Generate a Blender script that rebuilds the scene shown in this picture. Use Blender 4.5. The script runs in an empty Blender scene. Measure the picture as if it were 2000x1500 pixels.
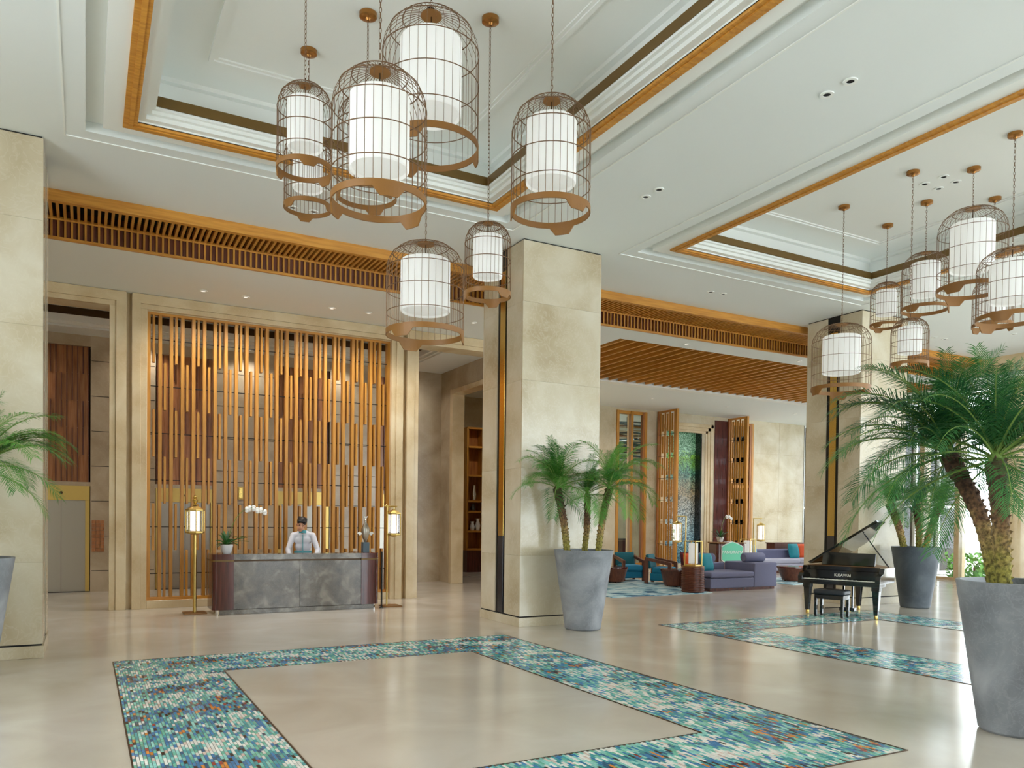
import bpy, bmesh, math, random
from mathutils import Vector, Matrix, Euler
random.seed(7)
PI = math.pi
D = bpy.data
scene = bpy.context.scene
COL = scene.collection

# ------------------------------------------------------------------ camera
FPX, YAW, PITCH, ROLL, CX, CY = 1524.8, 0.5001, -0.0166, 0.0115, 1000.0, 1040.6
H = 1.75                       # eye height
K = H / 1.65                   # metres per survey unit (the plan was measured with a 1.65 eye)
def _axes():
    c, s = math.cos(YAW), math.sin(YAW)
    F = Vector((s, c, 0)); R = Vector((c, -s, 0)); U = Vector((0, 0, 1))
    F2 = F*math.cos(PITCH) + U*math.sin(PITCH); U2 = U*math.cos(PITCH) - F*math.sin(PITCH)
    return R*math.cos(ROLL) + U2*math.sin(ROLL), U2*math.cos(ROLL) - R*math.sin(ROLL), F2
AR, AU, AF = _axes()
CAM = Vector((0, 0, H))
def ray(u, v): return AF + AR*((u-CX)/FPX) - AU*((v-CY)/FPX)
def atz(u, v, z=0.0): d = ray(u, v); return CAM + d*((z-H)/d.z)
def atd(u, v, depth): return CAM + ray(u, v)*depth
cd = D.cameras.new('camera'); cam = D.objects.new('camera', cd); COL.objects.link(cam)
cd.lens = FPX/2000*36; cd.sensor_width = 36; cd.sensor_fit = 'HORIZONTAL'
cd.shift_x = 0; cd.shift_y = (CY-750)/2000
cd.clip_start = 0.05; cd.clip_end = 300
m = Matrix((AR, AU, -AF)).transposed().to_4x4(); m.translation = CAM
cam.matrix_world = m
scene.camera = cam

# ------------------------------------------------------------------ world, exposure
scene.view_settings.view_transform = 'Standard'
scene.view_settings.look = 'None'
scene.view_settings.gamma = 1.0
scene.view_settings.use_curve_mapping = False
scene.view_settings.exposure = 0.42
w = D.worlds.new('sky'); scene.world = w; w.use_nodes = True
bg = w.node_tree.nodes['Background']
bg.inputs[0].default_value = (0.84, 0.94, 1.0, 1); bg.inputs[1].default_value = 5.5
scene.cycles.use_denoising = True; scene.cycles.use_light_tree = False
scene.cycles.max_bounces = 10; scene.cycles.diffuse_bounces = 6; scene.cycles.glossy_bounces = 4
scene.cycles.transparent_max_bounces = 12
scene.cycles.sample_clamp_indirect = 12.0
scene.cycles.caustics_reflective = False; scene.cycles.caustics_refractive = False

# ------------------------------------------------------------------ materials
MATS = {}
def nt(name):
    m = D.materials.new(name); m.use_nodes = True
    n = m.node_tree.nodes; b = n['Principled BSDF']; MATS[name] = m
    return m, m.node_tree, b
def srgb(r, g, b):
    f = lambda c: ((c/255+0.055)/1.055)**2.4 if c/255 > 0.04045 else c/255/12.92
    return (f(r), f(g), f(b), 1)
def plain(name, col, rough=0.5, metal=0.0, spec=None, emit=0, ecol=None, noise=0.0, nscale=8.0, coat=0.0, trans=0.0):
    m, t, b = nt(name)
    b.inputs['Base Color'].default_value = col; b.inputs['Roughness'].default_value = rough; b.inputs['Metallic'].default_value = metal
    if coat: b.inputs['Coat Weight'].default_value = coat; b.inputs['Coat Roughness'].default_value = 0.05
    if emit: b.inputs['Emission Color'].default_value = ecol or col; b.inputs['Emission Strength'].default_value = emit
    if noise:
        tc = t.nodes.new('ShaderNodeTexCoord'); nz = t.nodes.new('ShaderNodeTexNoise'); nz.inputs['Scale'].default_value = nscale; nz.inputs['Detail'].default_value = 5
        t.links.new(tc.outputs['Object'], nz.inputs['Vector'])
        mx = t.nodes.new('ShaderNodeMix'); mx.data_type = 'RGBA'
        mx.inputs[6].default_value = tuple(c*(1-noise) for c in col[:3])+(1,); mx.inputs[7].default_value = tuple(min(1, c*(1+noise)) for c in col[:3])+(1,)
        t.links.new(nz.outputs['Fac'], mx.inputs[0]); t.links.new(mx.outputs[2], b.inputs['Base Color'])
    return m
def ramp(t, fac, stops):
    r = t.nodes.new('ShaderNodeValToRGB'); e = r.color_ramp.elements
    while len(e) > 1: e.remove(e[-1])
    e[0].position, e[0].color = stops[0]
    for p, c in stops[1:]:
        x = e.new(p); x.color = c
    t.links.new(fac, r.inputs[0]); return r.outputs[0]
def marble(name, base, dark, light, rough=0.12, scale=1.0, vein=0.35, rnd=0.06, world=True):
    m, t, b = nt(name); L = t.links.new
    tc = t.nodes.new('ShaderNodeTexCoord'); oi = t.nodes.new('ShaderNodeObjectInfo')
    ge = t.nodes.new('ShaderNodeNewGeometry')
    ad = t.nodes.new('ShaderNodeVectorMath'); ad.operation = 'MULTIPLY_ADD'
    L(oi.outputs['Random'], ad.inputs[0]); ad.inputs[1].default_value = (17, 31, 23); L(ge.outputs['Position'], ad.inputs[2])
    n1 = t.nodes.new('ShaderNodeTexNoise'); n1.inputs['Scale'].default_value = 1.1*scale; n1.inputs['Detail'].default_value = 8; n1.inputs['Distortion'].default_value = 0.5
    n2 = t.nodes.new('ShaderNodeTexNoise'); n2.inputs['Scale'].default_value = 4.5*scale; n2.inputs['Detail'].default_value = 6; n2.inputs['Distortion'].default_value = 2.2
    L(ad.outputs[0], n1.inputs['Vector']); L(ad.outputs[0], n2.inputs['Vector'])
    c1 = ramp(t, n1.outputs['Fac'], [(0.30, dark), (0.50, base), (0.70, light)])
    v = ramp(t, n2.outputs['Fac'], [(0.46, (0, 0, 0, 1)), (0.50, (1, 1, 1, 1)), (0.54, (0, 0, 0, 1))])
    mx = t.nodes.new('ShaderNodeMix'); mx.data_type = 'RGBA'
    sc = t.nodes.new('ShaderNodeMath'); sc.operation = 'MULTIPLY'; sc.inputs[1].default_value = vein
    L(v, sc.inputs[0]); L(sc.outputs[0], mx.inputs[0]); L(c1, mx.inputs[6]); mx.inputs[7].default_value = light
    L(mx.outputs[2], b.inputs['Base Color']); b.inputs['Roughness'].default_value = rough
    return m
def wood(name, base, dark, rough=0.4, scale=1.0, axis=2, rnd=0.25, coat=0.0):
    m, t, b = nt(name); L = t.links.new
    oi = t.nodes.new('ShaderNodeObjectInfo'); ge = t.nodes.new('ShaderNodeNewGeometry')
    mp = t.nodes.new('ShaderNodeMapping'); s = [14*scale]*3; s[axis] = 0.9*scale; mp.inputs['Scale'].default_value = s
    ad = t.nodes.new('ShaderNodeVectorMath'); ad.operation = 'MULTIPLY_ADD'
    L(oi.outputs['Random'], ad.inputs[0]); ad.inputs[1].default_value = (9, 13, 7); L(ge.outputs['Position'], ad.inputs[2])
    L(ad.outputs[0], mp.inputs['Vector'])
    n = t.nodes.new('ShaderNodeTexNoise'); n.inputs['Scale'].default_value = 2.0; n.inputs['Detail'].default_value = 6; L(mp.outputs[0], n.inputs['Vector'])
    c = ramp(t, n.outputs['Fac'], [(0.30, dark), (0.62, base)])
    hs = t.nodes.new('ShaderNodeHueSaturation'); L(c, hs.inputs['Color'])
    mr = t.nodes.new('ShaderNodeMapRange'); mr.inputs['To Min'].default_value = 1-rnd/2; mr.inputs['To Max'].default_value = 1+rnd/2
    L(oi.outputs['Random'], mr.inputs['Value']); L(mr.outputs[0], hs.inputs['Value'])
    L(hs.outputs[0], b.inputs['Base Color']); b.inputs['Roughness'].default_value = rough
    if coat: b.inputs['Coat Weight'].default_value = coat
    return m
plain('white_paint', srgb(226, 231, 230), 0.7)
plain('white_trim', srgb(232, 234, 230), 0.6)
plain('bronze', srgb(112, 86, 42), 0.4, 0.35)
plain('dark_bronze', srgb(70, 48, 24), 0.4, 0.5)
plain('gold', srgb(214, 184, 104), 0.22, 1.0)
plain('gold_satin', srgb(206, 178, 106), 0.35, 1.0)
plain('black_metal', srgb(22, 20, 18), 0.3, 0.3)
plain('grey_metal', srgb(84, 84, 88), 0.25, 0.8)
plain('copper', srgb(136, 92, 40), 0.45, 0.1)
plain('copper_wire', srgb(116, 86, 58), 0.45, 0.4)
plain('canopy_copper', srgb(170, 118, 62), 0.25, 0.8)
plain('steel', srgb(174, 169, 158), 0.36, 1.0)
plain('chrome', srgb(225, 226, 228), 0.08, 1.0)
plain('black_lacquer', srgb(8, 9, 11), 0.06, 0.0, coat=1.0)
plain('black_leather', srgb(26, 30, 36), 0.4)
plain('ivory', srgb(240, 236, 222), 0.3)
plain('white_ceramic', srgb(238, 240, 242), 0.25)
plain('petal', srgb(250, 250, 248), 0.5)
plain('skin', srgb(224, 168, 138), 0.5)
plain('skin_shade', srgb(150, 70, 62), 0.5)
plain('hair', srgb(24, 20, 20), 0.5)
plain('shirt', srgb(226, 226, 236), 0.8, noise=0.04, nscale=14)
plain('shirt_trim', srgb(92, 170, 182), 0.7)
plain('dark_cloth', srgb(38, 42, 54), 0.8)
plain('sofa_fabric', srgb(112, 114, 142), 0.9, noise=0.08, nscale=40)
plain('sofa_light', srgb(176, 178, 198), 0.9, noise=0.06, nscale=40)
plain('teal_fabric', srgb(28, 132, 146), 0.8, noise=0.10, nscale=20)
plain('teal_dark', srgb(14, 96, 108), 0.8, noise=0.10, nscale=20)
plain('blue_fabric', srgb(20, 122, 160), 0.8, noise=0.08, nscale=20)
plain('orange_fabric', srgb(204, 78, 24), 0.8, noise=0.08, nscale=20)
plain('plum_fabric', srgb(84, 30, 42), 0.8)
plain('pale_blue_fabric', srgb(158, 196, 208), 0.8)
plain('soil', srgb(58, 44, 32), 0.95, noise=0.3, nscale=30)
plain('sign_mint', srgb(110, 214, 178), 0.5)
plain('sign_white', srgb(244, 252, 248), 0.5)
plain('leaf_outdoor', srgb(92, 140, 58), 0.8, noise=0.4, nscale=3)
plain('paving_outdoor', srgb(214, 210, 200), 0.9)
plain('fallboard_text', srgb(236, 232, 220), 0.4)
plain('pedestal', srgb(70, 92, 104), 0.35)
plain('dark_slot', srgb(20, 18, 16), 0.8)
plain('downlight_glass', (1, 0.97, 0.9, 1), 0.5, emit=0.6, ecol=(1, 0.95, 0.88, 1))
wood('oak', srgb(190, 134, 50), srgb(162, 108, 34), 0.42, rnd=0.16)
wood('oak_y', srgb(204, 146, 64), srgb(176, 116, 44), 0.42, axis=1, rnd=0.16)
wood('oak_x', srgb(206, 146, 60), srgb(178, 116, 40), 0.4, axis=0, rnd=0.08)
wood('oak_dark', srgb(168, 108, 52), srgb(130, 78, 36), 0.45, rnd=0.2)
wood('oak_dark_y', srgb(168, 104, 42), srgb(128, 74, 28), 0.45, axis=1, rnd=0.2)
wood('mahogany', srgb(92, 40, 34), srgb(60, 22, 20), 0.22, rnd=0.1, coat=0.4)
wood('walnut', srgb(112, 62, 42), srgb(76, 38, 26), 0.35, rnd=0.15)
wood('rust_panel', srgb(180, 124, 80), srgb(150, 94, 56), 0.25, rnd=0.2)
marble('marble_beige', srgb(196, 184, 158), srgb(178, 162, 132), srgb(210, 202, 182), 0.14, vein=0.3)
marble('marble_wall', srgb(206, 186, 150), srgb(192, 168, 130), srgb(220, 204, 172), 0.2, scale=1.2, vein=0.18)
marble('marble_lobby', srgb(178, 162, 136), srgb(160, 142, 116), srgb(196, 182, 158), 0.25, vein=0.2)
marble('marble_grey', srgb(100, 92, 80), srgb(74, 67, 58), srgb(142, 134, 122), 0.16, scale=4.0, vein=0.3)
marble('pot_stone', srgb(126, 129, 134), srgb(98, 100, 106), srgb(162, 164, 168), 0.5, scale=1.6, vein=0.22)
marble('pot_dark', srgb(74, 82, 90), srgb(56, 62, 70), srgb(100, 108, 114), 0.45, scale=1.6, vein=0.15)
def floor_mat():
    m, t, b = nt('floor_stone'); L = t.links.new
    ge = t.nodes.new('ShaderNodeNewGeometry')
    n1 = t.nodes.new('ShaderNodeTexNoise'); n1.inputs['Scale'].default_value = 0.9; n1.inputs['Detail'].default_value = 7; n1.inputs['Distortion'].default_value = 0.6
    L(ge.outputs['Position'], n1.inputs['Vector'])
    c = ramp(t, n1.outputs['Fac'], [(0.3, srgb(188, 177, 162)), (0.55, srgb(200, 190, 176)), (0.75, srgb(210, 202, 190))])
    L(c, b.inputs['Base Color']); b.inputs['Roughness'].default_value = 0.15; b.inputs['IOR'].default_value = 1.55
floor_mat()
def tile_mat():
    m, t, b = nt('mosaic_tile'); L = t.links.new
    a = t.nodes.new('ShaderNodeVertexColor'); a.layer_name = 'tile'
    L(a.outputs['Color'], b.inputs['Base Color']); b.inputs['Roughness'].default_value = 0.16
tile_mat()
plain('mosaic_grout', srgb(92, 96, 92), 0.6)
def shade_mat():
    m, t, b = nt('lamp_shade'); L = t.links.new
    b.inputs['Base Color'].default_value = srgb(246, 246, 244); b.inputs['Roughness'].default_value = 0.8
    tr = t.nodes.new('ShaderNodeBsdfTranslucent'); tr.inputs[0].default_value = srgb(250, 250, 248)
    mx = t.nodes.new('ShaderNodeMixShader'); mx.inputs[0].default_value = 0.45
    out = t.nodes['Material Output']; L(b.outputs[0], mx.inputs[1]); L(tr.outputs[0], mx.inputs[2]); L(mx.outputs[0], out.inputs[0])
    b.inputs['Emission Color'].default_value = (1, 0.99, 0.97, 1); b.inputs['Emission Strength'].default_value = 0.12
shade_mat()
def glass_mat(name, tint=(1, 1, 1, 1), mixf=0.12, rough=0.02):
    m, t, b = nt(name); L = t.links.new
    t.nodes.remove(b)
    tr = t.nodes.new('ShaderNodeBsdfTransparent'); tr.inputs[0].default_value = tint
    gl = t.nodes.new('ShaderNodeBsdfGlossy'); gl.inputs['Roughness'].default_value = rough
    fr = t.nodes.new('ShaderNodeFresnel'); fr.inputs[0].default_value = 1.5
    mx = t.nodes.new('ShaderNodeMixShader'); L(fr.outputs[0], mx.inputs[0]); L(tr.outputs[0], mx.inputs[1]); L(gl.outputs[0], mx.inputs[2])
    L(mx.outputs[0], t.nodes['Material Output'].inputs[0])
plain('lit_shade', srgb(250, 248, 242), 0.7, emit=0.9, ecol=(1, 0.97, 0.92, 1))
glass_mat('glass'); glass_mat('glass_smoke', (0.82, 0.86, 0.84, 1))
def leaf_mat(name, c1, c2):
    m, t, b = nt(name); L = t.links.new
    oi = t.nodes.new('ShaderNodeObjectInfo'); ge = t.nodes.new('ShaderNodeNewGeometry')
    n = t.nodes.new('ShaderNodeTexNoise'); n.inputs['Scale'].default_value = 6; L(ge.outputs['Position'], n.inputs['Vector'])
    ad = t.nodes.new('ShaderNodeMath'); ad.operation = 'ADD'; L(n.outputs['Fac'], ad.inputs[0]); L(oi.outputs['Random'], ad.inputs[1])
    hf = t.nodes.new('ShaderNodeMath'); hf.operation = 'MULTIPLY'; hf.inputs[1].default_value = 0.5; L(ad.outputs[0], hf.inputs[0])
    c = ramp(t, hf.outputs[0], [(0.25, c1), (0.75, c2)]); L(c, b.inputs['Base Color'])
    b.inputs['Roughness'].default_value = 0.45
    tr = t.nodes.new('ShaderNodeBsdfTranslucent'); L(c, tr.inputs[0])
    mx = t.nodes.new('ShaderNodeMixShader'); mx.inputs[0].default_value = 0.3
    L(b.outputs[0], mx.inputs[1]); L(tr.outputs[0], mx.inputs[2]); L(mx.outputs[0], t.nodes['Material Output'].inputs[0])
leaf_mat('palm_leaf', srgb(44, 108, 40), srgb(104, 166, 66))
leaf_mat('palm_leaf_dark', srgb(28, 84, 48), srgb(74, 134, 68))
leaf_mat('plant_leaf', srgb(22, 74, 34), srgb(54, 112, 48))
plain('trunk_green', srgb(140, 124, 56), 0.85, noise=0.35, nscale=26)
plain('trunk_brown', srgb(92, 66, 46), 0.9, noise=0.4, nscale=26)
def trunk_mat():
    m, t, b = nt('palm_trunk'); L = t.links.new
    tc = t.nodes.new('ShaderNodeTexCoord'); sp = t.nodes.new('ShaderNodeSeparateXYZ'); L(tc.outputs['Generated'], sp.inputs[0])
    n = t.nodes.new('ShaderNodeTexNoise'); n.inputs['Scale'].default_value = 9; n.inputs['Detail'].default_value = 5; L(tc.outputs['Object'], n.inputs['Vector'])
    a = t.nodes.new('ShaderNodeMath'); a.operation = 'MULTIPLY_ADD'; a.inputs[1].default_value = 0.5; L(n.outputs['Fac'], a.inputs[0]); L(sp.outputs['Z'], a.inputs[2])
    c = ramp(t, a.outputs[0], [(0.42, srgb(146, 136, 62)), (0.66, srgb(156, 128, 80)), (0.80, srgb(118, 86, 58)), (1.0, srgb(84, 60, 44))])
    n2 = t.nodes.new('ShaderNodeTexNoise'); n2.inputs['Scale'].default_value = 34; n2.inputs['Detail'].default_value = 4; L(tc.outputs['Object'], n2.inputs['Vector'])
    v = ramp(t, n2.outputs['Fac'], [(0.35, (0.35, 0.35, 0.35, 1)), (0.65, (1.25, 1.25, 1.25, 1))])
    mx = t.nodes.new('ShaderNodeMix'); mx.data_type = 'RGBA'; mx.blend_type = 'MULTIPLY'; mx.inputs[0].default_value = 1.0; L(c, mx.inputs[6]); L(v, mx.inputs[7])
    L(mx.outputs[2], b.inputs['Base Color']); b.inputs['Roughness'].default_value = 0.9
trunk_mat()
plain('rachis', srgb(112, 140, 62), 0.6)
def art_mat():
    m, t, b = nt('art_panel_paint'); L = t.links.new
    ge = t.nodes.new('ShaderNodeNewGeometry'); sep = t.nodes.new('ShaderNodeSeparateXYZ'); L(ge.outputs['Position'], sep.inputs[0])
    n = t.nodes.new('ShaderNodeTexNoise'); n.inputs['Scale'].default_value = 2.6; n.inputs['Detail'].default_value = 9; n.inputs['Roughness'].default_value = 0.75; n.inputs['Distortion'].default_value = 1.5
    L(ge.outputs['Position'], n.inputs['Vector'])
    mr = t.nodes.new('ShaderNodeMapRange'); mr.inputs[1].default_value = 0.4; mr.inputs[2].default_value = 5.3; L(sep.outputs['Z'], mr.inputs[0])
    ad = t.nodes.new('ShaderNodeMath'); ad.operation = 'MULTIPLY_ADD'; ad.inputs[1].default_value = 0.35; L(n.outputs['Fac'], ad.inputs[0]); L(mr.outputs[0], ad.inputs[2])
    c = ramp(t, ad.outputs[0], [(0.10, srgb(60, 130, 160)), (0.32, srgb(150, 184, 196)), (0.5, srgb(170, 176, 176)), (0.68, srgb(160, 140, 110)), (0.84, srgb(90, 140, 120)), (0.98, srgb(130, 180, 60)), (1.0, srgb(150, 196, 160))])
    n2 = t.nodes.new('ShaderNodeTexNoise'); n2.inputs['Scale'].default_value = 9; n2.inputs['Detail'].default_value = 8; n2.inputs['Distortion'].default_value = 3; L(ge.outputs['Position'], n2.inputs['Vector'])
    v = ramp(t, n2.outputs['Fac'], [(0.42, srgb(40, 60, 60)), (0.5, srgb(150, 160, 160)), (0.6, srgb(240, 244, 244))])
    mx = t.nodes.new('ShaderNodeMix'); mx.data_type = 'RGBA'; mx.blend_type = 'OVERLAY'; mx.inputs[0].default_value = 0.85; L(c, mx.inputs[6]); L(v, mx.inputs[7])
    L(mx.outputs[2], b.inputs['Base Color']); b.inputs['Roughness'].default_value = 0.25
art_mat()
def rug_mat():
    m, t, b = nt('rug_pile'); L = t.links.new
    ge = t.nodes.new('ShaderNodeNewGeometry')
    n = t.nodes.new('ShaderNodeTexNoise'); n.inputs['Scale'].default_value = 1.3; n.inputs['Detail'].default_value = 5; n.inputs['Distortion'].default_value = 2.0; L(ge.outputs['Position'], n.inputs['Vector'])
    c = ramp(t, n.outputs['Fac'], [(0.36, srgb(40, 92, 122)), (0.47, srgb(140, 178, 192)), (0.6, srgb(190, 208, 210))]); L(c, b.inputs['Base Color']); b.inputs['Roughness'].default_value = 0.95
rug_mat()

# ------------------------------------------------------------------ mesh helpers
class MB:
    def __init__(s): s.v = []; s.f = []
    def box(s, x0, x1, y0, y1, z0, z1, M=None):
        o = len(s.v); P = [(x0,y0,z0),(x1,y0,z0),(x1,y1,z0),(x0,y1,z0),(x0,y0,z1),(x1,y0,z1),(x1,y1,z1),(x0,y1,z1)]
        if M: P = [tuple(M @ Vector(p)) for p in P]
        s.v += P
        s.f += [tuple(o+i for i in q) for q in ((3,2,1,0),(4,5,6,7),(0,1,5,4),(1,2,6,5),(2,3,7,6),(3,0,4,7))]
        return s
    def lathe(s, prof, n=24, c=(0,0,0), M=None, a0=0.0):
        o = len(s.v); k = len(prof)
        for i in range(n):
            a = a0 + 2*PI*i/n
            for r, z in prof:
                p = Vector((c[0]+r*math.cos(a), c[1]+r*math.sin(a), c[2]+z)); s.v.append(tuple(M @ p) if M else tuple(p))
        for i in range(n):
            j = (i+1) % n
            for q in range(k-1): s.f.append((o+i*k+q, o+j*k+q, o+j*k+q+1, o+i*k+q+1))
        if prof[0][0] > 1e-6: s.f.append(tuple(o+i*k for i in range(n))[::-1])
        if prof[-1][0] > 1e-6: s.f.append(tuple(o+i*k+k-1 for i in range(n)))
        return s
    def ring(s, prof, n=40, c=(0,0,0)):     # closed profile loop revolved
        o = len(s.v); k = len(prof)
        for i in range(n):
            a = 2*PI*i/n
            for r, z in prof: s.v.append((c[0]+r*math.cos(a), c[1]+r*math.sin(a), c[2]+z))
        for i in range(n):
            j = (i+1) % n
            for q in range(k):
                q2 = (q+1) % k; s.f.append((o+i*k+q, o+j*k+q, o+j*k+q2, o+i*k+q2))
        return s
    def tube(s, pts, r, n=6, closed=False, cap=True):
        pts = [Vector(p) for p in pts]; o = len(s.v); N = len(pts)
        rs = r if isinstance(r, (list, tuple)) else [r]*N
        prev = None
        for i, p in enumerate(pts):
            if closed: d = pts[(i+1) % N]-pts[i-1]
            else: d = pts[min(i+1, N-1)]-pts[max(i-1, 0)]
            d.normalize()
            if prev is None:
                a = Vector((0,0,1)) if abs(d.z) < 0.9 else Vector((1,0,0)); u = d.cross(a).normalized()
            else:
                u = (prev - d*prev.dot(d)); u = u.normalized() if u.length > 1e-6 else d.orthogonal().normalized()
            prev = u; v = d.cross(u)
            for j in range(n):
                a = 2*PI*j/n; s.v.append(tuple(p + (u*math.cos(a)+v*math.sin(a))*rs[i]))
        for i in range(N if closed else N-1):
            i2 = (i+1) % N
            for j in range(n):
                j2 = (j+1) % n; s.f.append((o+i*n+j, o+i*n+j2, o+i2*n+j2, o+i2*n+j))
        if cap and not closed:
            s.f.append(tuple(o+j for j in range(n))[::-1]); s.f.append(tuple(o+(N-1)*n+j for j in range(n)))
        return s
    def prism(s, poly, z0, z1, M=None):      # polygon in xy extruded in z
        o = len(s.v); n = len(poly)
        P = [Vector((x, y, z0)) for x, y in poly] + [Vector((x, y, z1)) for x, y in poly]
        s.v += [tuple(M @ p) if M else tuple(p) for p in P]
        s.f.append(tuple(o+i for i in range(n))[::-1]); s.f.append(tuple(o+n+i for i in range(n)))
        for i in range(n): j = (i+1) % n; s.f.append((o+i, o+j, o+n+j, o+n+i))
        return s
    def ball(s, c, r, n=12, k=8, M=None):
        rx, ry, rz = r if isinstance(r, (list, tuple)) else (r, r, r); o = len(s.v)
        for i in range(k+1):
            t = PI*i/k
            for j in range(n):
                a = 2*PI*j/n; p = Vector((c[0]+rx*math.sin(t)*math.cos(a), c[1]+ry*math.sin(t)*math.sin(a), c[2]+rz*math.cos(t))); s.v.append(tuple(M @ p) if M else tuple(p))
        for i in range(k):
            for j in range(n): j2 = (j+1) % n; s.f.append((o+i*n+j, o+(i+1)*n+j, o+(i+1)*n+j2, o+i*n+j2))
        return s
    def mesh(s, name, mat, smooth=None):
        me = D.meshes.new(name); me.from_pydata(s.v, [], s.f); me.validate(); me.update()
        if mat: me.materials.append(MATS[mat])
        bm = bmesh.new(); bm.from_mesh(me)
        if len(s.v) < 60000: bmesh.ops.remove_doubles(bm, verts=bm.verts, dist=1e-5)
        bmesh.ops.recalc_face_normals(bm, faces=bm.faces); bm.to_mesh(me); bm.free()
        if smooth is not None:
            me.shade_smooth(); me.set_sharp_from_angle(angle=math.radians(smooth))
        return me
    def build(s, name, mat, parent=None, smooth=None, bevel=0.0, loc=None):
        return link(name, s.mesh(name, mat, smooth), parent, bevel, loc)
def link(name, me, parent=None, bevel=0.0, loc=None, rot=None):
    o = D.objects.new(name, me); COL.objects.link(o)
    if parent: o.parent = parent
    if loc is not None: o.location = loc
    if rot is not None: o.rotation_euler = rot
    if bevel:
        b = o.modifiers.new('bevel', 'BEVEL'); b.width = bevel; b.segments = 3; b.limit_method = 'ANGLE'
    return o
def thing(name, label, cat, loc=(0,0,0), rz=0.0, group=None):
    o = D.objects.new(name, None); COL.objects.link(o); o.location = loc; o.rotation_euler = (0,0,rz); o.empty_display_size = 0.1
    o['label'] = label; o['category'] = cat
    if group: o['group'] = group
    return o
def tag(o, label, cat, group=None):
    o['label'] = label; o['category'] = cat
    if group: o['group'] = group
    return o
def struct(o): o['kind'] = 'structure'; return o
def frame_boxes(mb, x0, x1, y0, y1, z0, z1, w):       # rectangular ring in plan, band width w (outwards from given inner rect)
    mb.box(x0-w, x1+w, y1, y1+w, z0, z1); mb.box(x0-w, x1+w, y0-w, y0, z0, z1); mb.box(x0-w, x0, y0, y1, z0, z1); mb.box(x1, x1+w, y0, y1, z0, z1)
# ================================================================== STRUCTURE
ZC = 5.95*K; ZL = 5.53*K            # main ceiling, lower ceiling along the back
Y0 = -7.0                           # glazed entrance front behind the camera
YB = 15.2*K                         # back wall plane of the lobby
XW = 22.6*K                         # window wall on the right
XL = -4.6*K
YLB = 21.75*K                       # lounge back wall
struct(MB().box(XL-1, XW+0.6, Y0-0.5, 27*K, -0.12, 0).build('floor', 'floor_stone'))

# ---- main ceiling, cut around two coffers
COFF = [(0.35*K, 5.0*K, 3.55*K, 9.69*K), (8.09*K, 12.82*K, 3.55*K, 9.71*K)]
YF = 12.06*K                        # front of slatted timber beam
XBULK = 20.45*K
def coffer_rects(c, off): return (c[0]-off, c[1]+off, c[2]-off, c[3]+off)
cm = MB(); T = 0.9
G0, G1 = 0.19*K, 0.36*K             # recessed air slot around the coffer
rects = [coffer_rects(c, G1) for c in COFF]
ylo, yhi = rects[0][2], max(r[3] for r in rects)
cm.box(XL, XBULK, Y0, ylo, ZC, ZC+T); cm.box(XL, XBULK, yhi, YF, ZC, ZC+T)
xs = [XL, rects[0][0], rects[0][1], rects[1][0], rects[1][1], XBULK]
for i in (0, 2, 4): cm.box(xs[i], xs[i+1], ylo, yhi, ZC, ZC+T)
for c, r in zip(COFF, rects):
    if r[3] < yhi: cm.box(r[0], r[1], r[3], yhi, ZC, ZC+T)
struct(cm.build('ceiling', 'white_paint'))
for n, c in enumerate(COFF):
    g = MB()
    # slot back, flat margin
    frame_boxes(g, *coffer_rects(c, G0), ZC+0.12, ZC+0.2, G1-G0)
    frame_boxes(g, *coffer_rects(c, -0.14*K), ZC, ZC+0.16, G0+0.14*K)
    # stepped white cornice rising to the bronze band
    x0, x1, y0, y1 = coffer_rects(c, -0.22*K); frame_boxes(g, x0, x1, y0, y1, ZC+0.03, ZC+0.15, 0.10*K)
    x0, x1, y0, y1 = coffer_rects(c, -0.27*K); frame_boxes(g, x0, x1, y0, y1, ZC+0.08, ZC+0.15, 0.06*K)
    x0, x1, y0, y1 = coffer_rects(c, -0.31*K); frame_boxes(g, x0, x1, y0, y1, ZC+0.12, ZC+0.155, 0.05*K)
    # upper void walls and top
    ZU = 6.5*K
    x0, x1, y0, y1 = coffer_rects(c, -0.12*K); frame_boxes(g, x0, x1, y0, y1, ZC+0.25, ZU+0.1, 0.08)
    g.box(x0-0.05, x1+0.05, y0-0.05, y1+0.05, ZU, ZU+0.1)
    # small cove moulding and raised rectangle on the upper ceiling
    x0, x1, y0, y1 = coffer_rects(c, -0.2*K); frame_boxes(g, x0, x1, y0, y1, ZU-0.05, ZU, 0.09*K)
    x0, x1, y0, y1 = coffer_rects(c, -0.83*K); frame_boxes(g, x0, x1, y0, y1, ZU-0.035, ZU, 0.05)
    x0, x1, y0, y1 = coffer_rects(c, -0.87*K); frame_boxes(g, x0, x1, y0, y1, ZU-0.018, ZU, 0.05)
    # fine outer bead on the flat ceiling
    x0, x1, y0, y1 = coffer_rects(c, 0.555*K); frame_boxes(g, x0, x1, y0, y1, ZC-0.012, ZC+0.01, 0.02)
    o = struct(g.build('trim_%d' % (n*3+1), 'white_trim'))
    b = MB(); x0, x1, y0, y1 = coffer_rects(c, -0.31*K); frame_boxes(b, x0, x1, y0, y1, ZC+0.15, ZC+0.275, 0.03)
    struct(b.build('trim_%d' % (n*3+2), 'bronze'))
    b = MB(); x0, x1, y0, y1 = coffer_rects(c, -0.14*K); frame_boxes(b, x0, x1, y0, y1, ZC-0.03, ZC+0.01, 0.14*K)
    x0, x1, y0, y1 = coffer_rects(c, -0.10*K); frame_boxes(b, x0, x1, y0, y1, ZC-0.042, ZC, 0.05)
    struct(b.build('trim_%d' % (n*3+3), 'oak_x'))
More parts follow.
